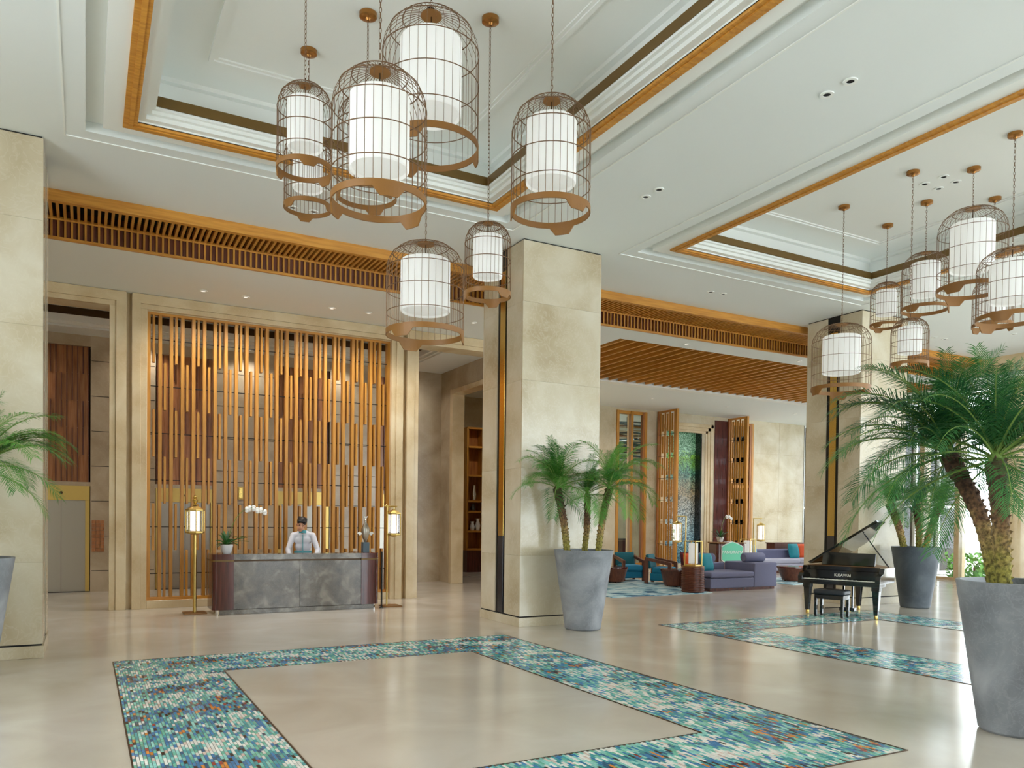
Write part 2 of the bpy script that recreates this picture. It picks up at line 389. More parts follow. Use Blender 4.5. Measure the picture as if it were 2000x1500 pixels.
# ---- lower ceiling along the back, with the timber recess of the lounge
ZS = 5.81*K; YV = 12.82*K           # slatted soffit level / slatted upstand
SX0, SX1, SY0, SY1 = 9.97*K, 21.4*K, 13.55*K, 17.75*K
lc = MB(); LT = 0.5
lc.box(XL, SX0, YV, YB+0.45, ZL, ZL+LT); lc.box(SX0, XW, YV, SY0, ZL, ZL+LT)
lc.box(SX0, 28*K, SY1, 27*K, ZL, ZL+LT); lc.box(XW, 28*K, 16.2*K, SY1, ZL, ZL+LT); lc.box(SX1, XW, SY0, SY1, ZL, ZL+LT); lc.box(8.6*K, SX0, 17.5*K, 27*K, ZL+0.001, ZL+LT)
lc.box(8.6*K, SX0, YB+0.45, 17.5*K, ZL, ZL+LT)
lc.box(XBULK, XW, Y0, YV, ZL, ZL+LT)
lc.box(SX0-0.1, SX1+0.1, SY0-0.1, SY1+0.1, ZL+0.42, ZL+0.5)
struct(lc.build('ceiling', 'white_paint'))
lt = MB(); lt.box(SX0, SX1, SY1-0.03, SY1+0.28, ZL-0.03, ZL+0.02); lt.box(SX1, SX1+0.3, SY0, SY1+0.28, ZL-0.03, ZL+0.02)
struct(lt.build('trim_7', 'white_trim'))
struct(MB().box(XBULK-0.04, XBULK+0.2, Y0, YV+0.1, ZL, ZC+0.2).build('wall_right_bulkhead', 'marble_wall'))

# ---- timber slat beam (soffit slats + upstand slats), one thing
beam = thing('slatted_timber_beam', 'long honey oak slatted beam boxed along the ceiling edge above the reception', 'ceiling beam', (0, YF, ZS))
def rel(mb, o): # shift mesh into the parent's space
    mb.v = [(x-o.location.x, y-o.location.y, z-o.location.z) for x, y, z in mb.v]; return mb
XB0, XB1 = -1.9*K, 20.4*K
rel(MB().box(XB0, XB1, YF-0.03, YF+0.07, ZS-0.01, ZC+0.02), beam).build('fascia_board', 'oak_x', beam)
rel(MB().box(XB0, XB1, YV-0.055, YV-0.03, ZS-0.02, ZS+0.03), beam).build('rail', 'oak_x', beam)
rel(MB().box(XB0, XB1, YV-0.05, YV, ZL-0.01, ZL+0.03), beam).build('bottom_rail', 'oak_x', beam)
rel(MB().box(XB0, XB1, YF+0.07, YV+0.05, ZS+0.14, ZS+0.2), beam).build('backing_board', 'dark_slot', beam)
rel(MB().box(XB0, XB1, YV-0.012, YV-0.003, ZL+0.02, ZS+0.2), beam).build('upstand_backing', 'walnut', beam)
ns = 265; dx = (XB1-XB0)/ns
ms = MB().box(-0.019, 0.019, 0.07, YV-YF-0.05, 0, 0.10).mesh('soffit_slat', 'oak_y')
mv = MB().box(-0.014, 0.014, YV-YF-0.05, YV-YF-0.013, ZL-ZS+0.02, 0.0).mesh('upstand_slat', 'oak')
for i in range(ns):
    link('soffit_slat', ms, beam, loc=(XB0+dx*(i+0.5), 0, 0)); link('upstand_slat', mv, beam, loc=(XB0+dx*(i+0.5), 0, 0))
# ---- big timber fins in the lounge ceiling
fins = thing('ceiling_fin_panel', 'recessed lounge ceiling of deep honey oak fins', 'ceiling panel', (SX0, SY0, ZL))
rel(MB().box(SX0, SX1, SY0, SY1, ZL+0.36, ZL+0.42), fins).build('backing_board', 'oak_dark', fins)
mf = MB().box(-0.03, 0.03, 0.02, SY1-SY0-0.06, 0.0, 0.30).mesh('fin', 'oak_y')
nf = 36
for i in range(nf): link('fin', mf, fins, loc=((SX1-SX0)*(i+0.5)/nf, 0, 0))

# ---- columns
PANZ = [0.16, 1.10*K, 2.45*K, 3.8*K, 5.0*K, ZC]
def column(x0, x1, y0, y1, label, strip_faces):
    c = thing('marble_column', label, 'column', ((x0+x1)/2, (y0+y1)/2, 0))
    ox, oy = (x0+x1)/2, (y0+y1)/2; hx, hy = (x1-x0)/2, (y1-y0)/2
    MB().box(-hx+0.03, hx-0.03, -hy+0.03, hy-0.03, 0, ZC).build('core', 'marble_lobby', c); MB().box(-hx+0.01, hx-0.01, -hy+0.01, hy-0.01, 0.14, 0.175).build('base_shadow_gap', 'dark_slot', c); MB().box(-hx+0.012, hx-0.012, -hy+0.012, hy-0.012, ZC-0.022, ZC).build('top_shadow_gap', 'dark_slot', c)
    MB().box(-hx-0.012, hx+0.012, -hy-0.012, hy+0.012, 0, 0.15).build('plinth', 'marble_beige', c, bevel=0.004)
    g = 0.002; sw = 0.16*K   # half width of the metal inlay slot
    for a, b in zip(PANZ[:-1], PANZ[1:]):
        z0, z1 = a+(0.012 if a == 0.16 else g/2), b-(0.02 if b == ZC else g/2)
        MB().box(-hx, hx, -hy, -hy+0.03, z0, z1).build('marble_panel', 'marble_beige', c)
        MB().box(-hx, hx, hy-0.03, hy, z0, z1).build('marble_panel', 'marble_beige', c)
        for s in (-1, 1):
            xa, xb = (-hx, -hx+0.03) if s < 0 else (hx-0.03, hx)
            MB().box(xa, xb, -hy+0.031, -sw, z0, z1).build('marble_panel', 'marble_beige', c)
            MB().box(xa, xb, sw, hy-0.031, z0, z1).build('marble_panel', 'marble_beige', c)
    for s in (-1, 1):
        x = s*(hx-0.03); w2 = 0.085*K; zt = 1.39*K
        MB().box(x-0.012, x+0.012, -sw, sw, 0.16, ZC-0.02).build('slot_lining', 'black_metal', c)
        MB().box(x-0.022, x+0.022, -w2, w2, zt, ZC-0.35).build('gold_inlay', 'gold', c, bevel=0.004)
        MB().box(x-0.022, x+0.022, -w2, w2, 0.17, zt-0.004).build('steel_inlay', 'grey_metal', c, bevel=0.004)
    return c
CY0, CY1 = 10.45*K, 11.8*K
column(-1.87*K, -0.43*K, CY0, CY1, 'beige marble column beside the elevator doorway', 2)
column(5.86*K, 7.30*K, CY0, CY1, 'beige marble column with gold inlay behind the three palm planter, right of the reception', 2)
column(13.66*K, 15.10*K, CY0, CY1, 'beige marble column with gold inlay behind the grand piano', 2)

# ---- back wall with stepped marble casings
def wallpiece(name, boxes, mat='marble_wall'):
    mb = MB()
    for b in boxes: mb.box(*b)
    return struct(mb.build(name, mat, bevel=0.006))
def k(*a): return [v*K for v in a]
YT = YB+0.5
wb = MB()
wb.box(XL, -2.4*K, YB, YT, 0, ZL); wb.box(-2.4*K, 0.62*K, YB+0.06, YT, 5.27*K, ZL); wb.box(0.38*K, 0.665*K, YB+0.06, YT, 0, ZL)
wb.box(0.665*K, 0.95*K, YB+0.06, YB+0.22, 0, ZL); wb.box(0.95*K, 5.46*K, YB+0.06, YB+0.22, 5.26*K, ZL); wb.box(0.95*K, 5.46*K, YB+0.02, YB+0.3, 0, 0.14*K)
wb.box(5.46*K, 5.76*K, YB+0.06, YB+0.22, 0, ZL); wb.box(5.76*K, 6.02*K, YB+0.06, YT, 0, ZL); wb.box(5.9*K, 9.4*K, YB+0.06, YT, 5.27*K, ZL); wb.box(9.4*K, 9.97*K, YB, YT, 0, ZL)
wallb = struct(wb.build('wall_back', 'marble_wall', bevel=0.005))
def casing(n, x0, x1, zt, left=True, right=True, lw=0.16*K):
    # stepped frame around an opening: outer band proud, inner band set back
    mb = MB()
    mb.box(x0, x1, YB-0.06, YB+0.06, zt, ZL-0.005)
    mb.box(x0, x1, YB-0.03, YB+0.06, zt-0.085*K, zt)
    if left: mb.box(x0-0.0, x0+lw, YB-0.06, YB+0.06, 0, zt); mb.box(x0+lw, x0+lw+0.1*K, YB-0.03, YB+0.06, 0, zt-0.085*K)
    if right: mb.box(x1-lw, x1, YB-0.06, YB+0.06, 0, zt); mb.box(x1-lw-0.1*K, x1-lw, YB-0.03, YB+0.06, 0, zt-0.085*K)
    struct(mb.build('trim_%d' % n, 'marble_wall', bevel=0.006))
casing(8, -2.4*K, 0.615*K, 5.355*K, left=True)
casing(9, 0.705*K, 5.70*K, 5.36*K, lw=0.14*K)
casing(10, 5.79*K, 9.4*K, 5.355*K)

# ---- elevator lobby
YE = 19.05*K; XR = 8.24*K; ZLB = 5.48*K
lw = MB(); DOORS = [(-1.0*K, 0.09*K), (1.36*K, 2.62*K), (4.02*K, 5.28*K), (6.45*K, 7.6*K)]
zd, zh, zp = 1.96*K, 2.27*K, 5.25*K          # door top, gold header top, rust panel top
edges = [XL] + [v for d in DOORS for v in d] + [XR+0.4]
for a, b in zip(edges[0::2], edges[1::2]):
    # wall between elevator bays, split into courses
    zs = [0, 1.2*K, 1.95*K, 2.7*K, 3.45*K, 4.2*K, 4.95*K, ZLB]
    struct(MB().box(a, b, YE, YE+0.3, 0, ZLB+0.7).build('wall_lobby_pier', 'marble_lobby'))
struct(MB().box(XL, XR+0.4, YE+0.3, YE+0.4, 0, ZLB+0.7).build('wall_lobby_backing', 'dark_slot'))  # backing added to stop sky light showing through the door gaps
lx = MB()
for a, b in DOORS:
    struct(MB().box(a, b, YE+0.01, YE+0.3, zp, ZLB+0.7).build('wall_lobby_lintel', 'marble_lobby')); struct(MB().box(a, b, YE+0.02, YE+0.2, zh, zh+0.09).build('trim_20', 'marble_lobby'))
rw = MB(); yj = 18.25*K
rw.box(XR, XR+0.28, yj, YE+0.1, 0, ZLB+0.7); rw.box(XR, XR+0.28, YT, yj, 4.95*K, ZLB+0.7); rw.box(XR, XR+0.28, YB+0.5, YB+0.8, 0, ZLB)
struct(rw.build('wall_lobby_right', 'marble_lobby'))
jb = MB(); jb.box(XR-0.05, XR+0.31, yj-0.02, yj+0.12, 0, 4.95*K); jb.box(XR-0.05, XR+0.31, YT+0.3, yj, 4.83*K, 4.95*K); jb.box(XR-0.025, XR+0.29, yj+0.12, yj+0.2, 0, 4.97*K)
struct(jb.build('trim_11', 'marble_wall', bevel=0.006))
struct(MB().box(XL, 6.0, Y0-0.2, Y0-0.05, 0, ZC+0.3).build('wall_front_light_block', 'marble_wall'))  # unseen; closes part of the front to darken the left column
struct(MB().box(XL-0.3, XL, 7.0, YE+0.3, 0, ZC+0.3).build('wall_left', 'marble_wall')); struct(MB().box(XL-0.3, XL, Y0, 1.5, 0, ZC+0.3).build('wall_left', 'marble_wall'))  # out of view; near piece narrows the added side window's daylight
ce = MB(); cy0, cy1 = YT+0.55, 18.35*K
ce.box(XL, XR+0.4, YT-0.03, cy0, ZLB, ZLB+0.7); ce.box(XL, XR+0.4, cy1, YE+0.3, ZLB, ZLB+0.7); ce.box(XL, -2.5*K, cy0, cy1, ZLB, ZLB+0.7); ce.box(7.2*K, XR+0.4, cy0, cy1, ZLB, ZLB+0.7)
ce.box(-2.5*K, 7.2*K, cy0, cy1, ZLB+0.62, ZLB+0.7)
struct(ce.build('ceiling', 'white_paint'))
ct = MB(); frame_boxes(ct, -2.5*K+0.12, 7.2*K-0.12, cy0+0.12, cy1-0.12, ZLB+0.10, ZLB+0.24, 0.12); frame_boxes(ct, -2.5*K+0.06, 7.2*K-0.06, cy0+0.06, cy1-0.06, ZLB+0.04, ZLB+0.1, 0.06); struct(ct.build('trim_12', 'white_trim'))
ct = MB(); frame_boxes(ct, -2.5*K+0.12, 7.2*K-0.12, cy0+0.12, cy1-0.12, ZLB+0.24, ZLB+0.40, 0.03); struct(ct.build('trim_13', 'dark_bronze'))
ELAB = ['steel elevator doors in a gold frame beside the left column', 'steel elevator doors in a gold frame behind the slat screen, beside the standing lantern', 'steel elevator doors in a gold frame directly behind the receptionist', 'steel elevator doors in a gold frame behind the right end of the slat screen']
for (a, b), lab in zip(DOORS, ELAB):
    e = thing('elevator_entrance', lab, 'elevator', ((a+b)/2, YE, 0), group='elevator entrances in the lobby')
    hw = (b-a)/2-0.012; fw = 0.085*K
    MB().box(-hw, hw, 0.02, 0.12, zd, zh).build('header', 'gold_satin', e, bevel=0.004)
    for s in (-1, 1): MB().box(min(s*hw, s*(hw-fw)), max(s*hw, s*(hw-fw)), 0.02, 0.16, 0, zd).build('jamb', 'gold_satin', e, bevel=0.004)
    for s in (-1, 1): MB().box(min(0.003*s, s*(hw-fw)), max(0.003*s, s*(hw-fw)), 0.10, 0.14, 0.01, zd).build('door_leaf', 'steel', e)
    MB().box(-hw, hw, 0.0, 0.2, 0, 0.012).build('sill', 'grey_metal', e)
    # number plate on the header: small round indicator
    MB().lathe([(0, 0), (0.035, 0), (0.035, 0.012), (0, 0.012)], 14, M=Matrix.Translation((0.0, 0.02, (zd+zh)/2)) @ Matrix.Rotation(PI/2, 4, 'X')).build('indicator', 'dark_bronze', e)
    # rust coloured timber panel with battens above
    p = MB().box(-hw+0.01, hw-0.01, 0.12, 0.16, zh+0.09, zp).build('rust_panel', 'rust_panel', e)
    nb = 10; lv = (zp-zh-0.09)/5
    for i in range(nb+1):
        x = -hw+0.03+(2*hw-0.06)*i/nb
        for q in range(5):
            if (q+i) % 3 == 0 and i % 2: continue
            MB().box(x-0.012, x+0.012, 0.085, 0.12, zh+0.09+q*lv+0.004, zh+0.09+(q+1)*lv-0.004).build('batten', 'walnut', p)
lbm = MB()
for d0, d1 in zip(DOORS[:-1], DOORS[1:]):
    for z in [0.45*K+0.75*K*i for i in range(7)]: lbm.box(d0[1]+0.02, d1[0]-0.02, YE-0.004, YE+0.01, z-0.006, z+0.006)
struct(lbm.build('trim_14', 'dark_slot'))
hl = thing('hall_lantern', 'slim gold elevator call light on the lobby wall behind the orchid', 'wall light', (2.62*K+0.55*K, YE, 2.2*K))
MB().box(-0.06, 0.06, -0.06, 0, -0.16, 0.16).build('body', 'gold_satin', hl, bevel=0.01); MB().box(-0.04, 0.04, -0.075, -0.06, -0.12, 0.12).build('lens', 'gold', hl, bevel=0.004)
# copper relief panel on the side of the lobby, left
rp = thing('copper_relief_panel', 'small copper relief panel on the lobby wall near the first elevator', 'wall panel', (0.235*K, YE-0.001, 1.2*K))
rp_w = 0.12*K
for i in range(3):
    for j in range(9):
        MB().box(-rp_w+i*rp_w*0.67+0.003, -rp_w+(i+1)*rp_w*0.67-0.003, -0.02-0.008*((i+j) % 2), 0, -0.36+j*0.08+0.003, -0.36+(j+1)*0.08-0.003).build('relief_tile', 'rust_panel', rp)
# room beyond the lobby: back wall and shelf
struct(MB().box(XR+0.1, 12.3*K, 22.5*K, 22.7*K, 0, ZL).build('wall_study_back', 'marble_beige')); struct(MB().box(XR-0.3, XR+0.28, YE+0.1, 22.7*K, 0, ZL).build('wall_study_left', 'marble_wall')); struct(MB().box(9.4*K, 12.3*K, 17.85*K, 18.0*K, 0, ZL).build('wall_study_front', 'marble_wall'))
struct(MB().box(12.1*K, 12.3*K, 18.0*K, 22.7*K, 0, ZL).build('wall_study_right', 'marble_wall')); struct(MB().box(9.4*K, 9.6*K, YB+0.51, 17.85*K, 0, ZL).build('wall_lounge_left', 'marble_wall'))
sh = thing('display_shelf', 'tall oak display shelf in the room past the lobby doorway', 'shelf', (10.95*K, 22.2*K, 0))
for x in (-0.55, 0.02, 0.55): MB().box(x-0.03, x+0.03, -0.2, 0.2, 0.75, 4.5*K).build('upright', 'oak', sh)
MB().box(-0.55, 0.55, 0.17, 0.2, 0.75, 4.5*K).build('back_panel', 'oak_dark', sh)
for z in (0.75, 1.35, 2.0, 2.35, 3.2, 4.15, 4.5*K): MB().box(-0.55, 0.55, -0.2, 0.18, z-0.03, z+0.03).build('shelf_board', 'oak_x', sh)
MB().box(-0.56, 0.56, -0.24, 0.2, 0, 0.72).build('base_cabinet', 'mahogany', sh)
for i, (x, z, hh, mt) in enumerate(((-0.3, 1.35, 0.3, 'white_ceramic'), (-0.1, 1.35, 0.4, 'petal'), (-0.28, 2.0, 0.25, 'grey_metal'), (-0.25, 2.35, 0.5, 'chrome'), (0.25, 1.35, 0.3, 'orange_fabric'), (0.25, 2.35, 0.4, 'steel'))):
    v = MB().lathe([(0.0, 0), (0.06, 0), (0.09, hh*0.4), (0.05, hh*0.8), (0.065, hh), (0.0, hh)], 14).build('vase', mt, None, 40, loc=(10.95*K+x, 22.13*K, z+0.031))
    tag(v, ['squat white vase', 'tall white vase', 'dark grey vase', 'tall chrome vase', 'orange vase', 'steel vase'][i]+' standing on the oak display shelf', 'vase', 'vases on the display shelf')
# ---- lounge back wall
def uw(mb, *a): mb.box(*a)
lb = MB(); y0, y1 = YLB, YLB+0.3
ZWT = 5.53*K
lb.box(12.2*K, 15.9*K, y0, y1, 0, ZWT); lb.box(17.2*K, 17.75*K, y0, y1, 0, ZWT); lb.box(15.9*K, 17.2*K, y0, y1, 5.45*K, ZWT); lb.box(15.9*K, 17.2*K, y0, y1, 0, 0.1)
lb.box(17.75*K, 20.35*K, y0, y1, 5.0*K, ZWT); lb.box(17.75*K, 18.02*K, y0, y1, 0, 5.0*K); lb.box(19.75*K, 20.35*K, y0, y1, 0, 5.0*K)
lb.box(22.3*K, 25.1*K, y0, y1, 0, ZWT); lb.box(20.35*K, 22.3*K, y0, y1, 5.4*K, ZWT)
struct(lb.build('wall_lounge_back', 'marble_beige'))
lj = MB()
for z in (1.0*K, 2.1*K, 3.2*K, 4.3*K): lj.box(22.3*K, 25.1*K, y0-0.003, y0, z-0.004, z+0.004)
for x in (23.7*K,): lj.box(x-0.004, x+0.004, y0-0.003, y0, 0, ZWT)
struct(lj.build('trim_15', 'marble_lobby'))
cs = MB()
for i, (o, d) in enumerate(((0.0, 0.10), (0.12, 0.06), (0.22, 0.03))):
    cs.box(17.75*K+o, 17.87*K+o, y0-d, y0, 0, 5.2*K-o); cs.box(20.1*K-o, 20.22*K-o, y0-d, y0, 0, 5.2*K-o); cs.box(17.75*K+o, 20.22*K-o, y0-d, y0, 5.08*K-o, 5.2*K-o)
struct(cs.build('trim_16', 'marble_wall', bevel=0.005))
struct(MB().box(20.35*K, 21.0*K, y0-0.02, y1, 0, 5.4*K).build('wall_lounge_pier', 'mahogany'))
# art in its deep black niche
art = thing('landscape_art_panel', 'tall painted landscape panel in a black niche, green above and blue white below', 'wall art', (18.93*K, y0+0.3, 0))
MB().box(-0.88*K, 0.77*K, 0.0, 0.04, 0.15, 5.0*K).build('painted_panel', 'art_panel_paint', art)
MB().box(0.76*K, 0.815*K, -0.30, 0.04, 0.0, 5.0*K).build('niche_side', 'black_lacquer', art)
MB().box(-0.92*K, -0.88*K, -0.29, 0.04, 0.0, 5.05*K).build('niche_side', 'black_metal', art)
MB().box(-0.9*K, 0.8*K, -0.29, 0.04, 4.96*K, 5.0*K).build('niche_head', 'black_metal', art)
# timber windows left and right of the art
def timber_window(n, x0, x1, mid, zr, zt):
    wn = struct(D.objects.new('window_%d' % n, None)); COL.objects.link(wn); wn.location = (x0, YLB+0.1, 0)
    W = x1-x0; t = 0.11
    for x in [0, W-t] + ([mid*W-t/2] if mid else []): MB().box(x, x+t, -0.14, 0.1, 0, zt).build('stile', 'oak', wn, bevel=0.004)
    for z in (0.1, zr, zt-t): MB().box(t, W-t, -0.1, 0.08, z, z+t).build('rail', 'oak_x', wn, bevel=0.004)
    MB().box(t, W-t, -0.01, 0.0, 0.1+t, zt-t).build('pane', 'glass_smoke', wn)
    MB().box(W-t-0.09, W-t, -0.13, 0.0, 0, zt-0.02).build('door_stile', 'oak_dark', wn)
    return wn
timber_window(1, 15.9*K, 17.2*K, 0.5, 3.0*K, 5.45*K)
timber_window(2, 21.15*K, 22.3*K, 0, 2.95*K, 5.4*K)
# room seen through the timber windows: warm back wall, blind of wavy strips
struct(MB().box(14.5*K, 24.5*K, 25.4*K, 25.6*K, 0, ZL).build('wall_far', 'marble_lobby'))
bl = thing('wavy_strip_feature', 'feature of wavy dark and pale horizontal strips seen high through the timber window', 'wall decor', (16.6*K, 23.6*K, 3.9*K))
rs = random.Random(3)
for i in range(19):
    z = 0.0+i*0.085; pts = [(-1.4+0.28*q, 0.05*math.sin(q*1.3+i*1.7), z+0.03*math.sin(q*0.9+i*2.3)) for q in range(13)]
    MB().tube(pts, 0.034, 5).build('strip', ['teal_dark', 'white_paint', 'grey_metal', 'oak_dark', 'pedestal'][rs.randrange(5)], bl)
for sx in (-1.2, 1.2): MB().tube([(sx, 0, -0.03), (sx, 0, ZL-3.9*K)], 0.012, 6).build('hanger_rod', 'black_metal', bl)
bc = thing('bar_cabinet', 'dark timber cabinet with pale counter behind the timber window', 'cabinet', (17.0*K, 24.3*K, 0))
MB().box(-1.5, 1.3, -0.3, 0.3, 0, 1.0).build('body', 'walnut', bc); MB().box(-1.55, 1.35, -0.35, 0.35, 1.0, 1.05).build('counter', 'grey_metal', bc)
for i in range(5): MB().box(-1.45+i*0.55, -0.95+i*0.55, -0.32, -0.3, 0.08, 0.94).build('cabinet_door', 'mahogany', bc)
# folding slatted leaves standing out from the wall
def slat_leaf(x, y0_, y1_, zt, label):
    lf = thing('slatted_door_leaf', label, 'door leaf', (x, y0_, 0), group='open slatted door leaves in the lounge')
    L = y1_-y0_; 
    MB().box(-0.05, 0.05, 0, 0.09, 0, zt).build('front_stile', 'oak', lf, bevel=0.004); MB().box(-0.05, 0.05, L-0.07, L, 0, zt).build('rear_stile', 'oak_dark', lf)
    MB().box(-0.04, 0.04, 0.09, L-0.07, zt-0.07, zt).build('top_rail', 'oak_y', lf); MB().box(-0.04, 0.04, 0.09, L-0.07, 0, 0.12).build('bottom_rail', 'oak_y', lf)
    n = 7; lv = 7; hh = (zt-0.19)/lv
    for i in range(n):
        y = 0.09+(L-0.16)*(i+0.5)/n; ww = (L-0.16)/n*0.33
        for q in range(lv):
            z0_ = 0.12+q*hh; off = 0.1 if (i % 2) else 0.0
            if i % 2 == 1: MB().box(-0.02, 0.0, y-ww, y+ww, z0_+off+0.02, z0_+hh+off-0.16).build('slat', 'oak', lf)
            else: MB().box(-0.014, 0.0, y-ww, y+ww, z0_+0.01, z0_+hh-0.005).build('slat', 'oak', lf)
    for q in range(1, lv): MB().box(-0.04, -0.03, 0.09, L-0.07, 0.12+q*hh-0.006, 0.12+q*hh+0.006).build('rod', 'dark_bronze', lf)
    return lf
slat_leaf(17.67*K, 20.66*K, 21.69*K, 5.5*K, 'open slatted oak door leaf left of the landscape art')
slat_leaf(21.05*K, 20.78*K, 21.75*K, 5.5*K, 'open slatted oak door leaf right of the landscape art')
# far glazing past the marble wall
def glazing(n, p0, p1, z0, z1, step, t=0.09, dep=0.2, mat='white_trim', glass=True, rails=(2.4,)):
    wn = struct(D.objects.new('window_%d' % n, None)); COL.objects.link(wn)
    d = Vector(p1)-Vector(p0); L = d.length; wn.location = (p0[0], p0[1], 0); wn.rotation_euler = (0, 0, math.atan2(d.y, d.x))
    cnt = max(1, round(L/step)); mm = MB().box(-t/2, t/2, -dep/2, dep/2, z0, z1).mesh('mullion', mat)
    for i in range(cnt+1): link('mullion', mm, wn, loc=(L*i/cnt, 0, 0))
    for z in list(rails)+[z0+0.04, z1-0.04]: MB().box(0, L, -0.04, 0.04, z-0.04, z+0.04).build('transom', mat, wn)
    if glass:
        gm = MB().box(t/2, L/cnt-t/2, -0.006, 0.006, z0, z1).mesh('pane', 'glass')
        for i in range(cnt): link('pane', gm, wn, loc=(L*i/cnt, 0, 0))
    return wn
glazing(3, (25.1*K, YLB+0.1), (28*K, YLB+0.1), 0, ZL, 1.0)
XG = 22.9*K
glazing(4, (XG, 0.5*K), (XG, 16.3*K), 0, ZL, 1.1*K, t=0.16, dep=0.34, mat='marble_wall', rails=())
wc = thing('pale_round_column', 'pale round column standing in front of the window wall behind the large palm', 'column', (21.7*K, 11.75*K, 0))
MB().lathe([(0.44, 0.15), (0.44, ZL)], 40).build('shaft', 'marble_wall', wc, 30); MB().lathe([(0.47, 0), (0.47, 0.15)], 40).build('plinth', 'marble_wall', wc, 30)
# entrance glazing behind the camera (seen only in reflections); left window added for side light
glazing(5, (6.0, Y0), (XBULK, Y0), 0, ZC, 1.5, t=0.1, dep=0.2, mat='white_trim', rails=(2.6,), glass=False)
glazing(7, (XL, 1.5), (XL, 7.0), 0, ZC, 1.5, t=0.1, dep=0.2, mat='white_trim', rails=(2.6,), glass=False)  # unseen opening added to brighten the middle column's left face
glazing(6, (XG, Y0), (XG, 0.5*K), 0, ZL, 1.5, t=0.12, dep=0.25, mat='white_trim', rails=(), glass=False)
# outside: paving and hedge
glazing(8, (26.7*K, 16.4*K), (26.7*K, YLB), 0, ZL, 1.2); glazing(9, (XG, 16.4*K), (26.7*K, 16.4*K), 0, ZL, 1.2)  # unseen; glazed instead of walled to bring more daylight into the lounge
struct(MB().box(XG+0.3, 60, Y0-20, 45, -0.2, -0.1).build('ground_outside', 'paving_outdoor'))
rs = random.Random(11)
def hedge(name, x, y, w_, h_, label):
    hd = thing(name, label, 'shrub', (x, y, -0.1)); mb = MB()
    for i in range(420):
        a = rs.uniform(0, 2*PI); r = w_*math.sqrt(rs.random()); z = rs.uniform(0.05, h_)
        c = Vector((r*math.cos(a), r*math.sin(a), z)); s = rs.uniform(0.06, 0.14); n1 = Vector((rs.uniform(-1, 1), rs.uniform(-1, 1), rs.uniform(-1, 1))).normalized(); n2 = n1.orthogonal().normalized(); n3 = n1.cross(n2)
        o = len(mb.v); mb.v += [tuple(c+n2*s), tuple(c+n3*s*0.5), tuple(c-n2*s), tuple(c-n3*s*0.5)]; mb.f.append((o, o+1, o+2, o+3))
    f = mb.build('foliage', 'leaf_outdoor', hd); f['kind'] = 'stuff'
    MB().tube([(0, 0, 0), (0.02, 0, h_*0.5)], 0.04, 6).build('stem', 'trunk_brown', hd)
for i, (x, y, h_) in enumerate(((24.6*K, 14.6*K, 0.9), (25.0*K, 12.9*K, 1.1), (25.0*K, 11.0*K, 1.5), (26.3*K, 24.5*K, 2.4))):
    hedge('garden_shrub', x, y, 0.9, h_, ['low green shrub outside the window wall', 'rounded green shrub outside beside the pale round column', 'taller green shrub outside the window wall behind the foreground palms', 'tall green shrub outside the far lounge glazing'][i])

# ================================================================== LOUNGE FURNITURE
rug = thing('lounge_rug', 'pale blue rug with dark blue swirls under the teal armchairs', 'rug', (11.6*K, 16.0*K, 0.0)); 
poly = [(2.0*math.cos(a)*(1+0.05*math.sin(3*a)), 2.55*math.sin(a)*(1+0.04*math.cos(5*a))) for a in [2*PI*i/40 for i in range(40)]]
poly = [(-1.75, -2.45), (1.3, -2.45), (1.35, -2.2), (1.4, -0.7), (2.1, -0.6), (2.2, 2.3), (-1.75, 2.3)]
MB().prism(poly, 0.0, 0.014).build('pile', 'rug_pile', rug)
rug2 = thing('lounge_rug', 'pale blue rug under the tapered table near the far sofa', 'rug', (18.3*K, 16.2*K, 0.0)); MB().prism([(-1.9, -1.7), (2.4, -1.7), (2.4, 0.5), (-1.9, 0.5)], 0.0, 0.014).build('pile', 'rug_pile', rug2)
def cushion(name, mat, loc, w_, h_, t_, rz, tilt, label, grp='loose cushions on the lounge sofas'):
    n = 10; mb = MB(); o = 0
    for sgn in (1, -1):
        base = len(mb.v)
        for i in range(n+1):
            for j in range(n+1):
                a, b = i/n*2-1, j/n*2-1; e = max(0, (1-a**4)*(1-b**4))**0.5
                pin = 1-0.06*(1-abs(a))*abs(b)**3*1.0; pin2 = 1-0.06*(1-abs(b))*abs(a)**3
                mb.v.append((a*w_/2*pin, sgn*t_/2*e, b*h_/2*pin2))
        for i in range(n):
            for j in range(n): mb.f.append((base+i*(n+1)+j, base+(i+1)*(n+1)+j, base+(i+1)*(n+1)+j+1, base+i*(n+1)+j+1))
    ob = mb.build(name, mat, None, 60); ob.location = loc; ob.rotation_euler = (tilt, 0, rz); tag(ob, label, 'cushion', grp); return ob
def rbox(name, mat, parent, x0, x1, y0, y1, z0, z1, bev=0.04): return MB().box(x0, x1, y0, y1, z0, z1).build(name, mat, parent, 40, bevel=bev)
# main sofa
SFX, SFY = 13.0*K, 13.95*K
sf = thing('daybed_sofa', 'slate blue fabric sofa with a high end block and bolsters beside the ribbed drum table', 'sofa', (SFX, SFY, 0))
MB().box(0.02, 2.28, 0.04, 1.0, 0, 0.07).build('base', 'mahogany', sf)
rbox('seat_base', 'sofa_fabric', sf, 0, 1.50, 0, 1.05, 0.07, 0.33, 0.03); rbox('seat_cushion', 'sofa_fabric', sf, 0.0, 1.50, -0.02, 0.98, 0.335, 0.48, 0.05)
rbox('end_block', 'sofa_fabric', sf, 1.51, 2.33, 0, 1.1, 0.07, 0.70, 0.03)
MB().lathe([(0, -0.36), (0.1, -0.36), (0.125, -0.33), (0.125, 0.33), (0.1, 0.36), (0, 0.36)], 20, M=Matrix.Translation((1.86, 0.40, 0.825)) @ Matrix.Rotation(PI/2, 4, 'Y')).build('end_bolster', 'sofa_fabric', sf, 40)
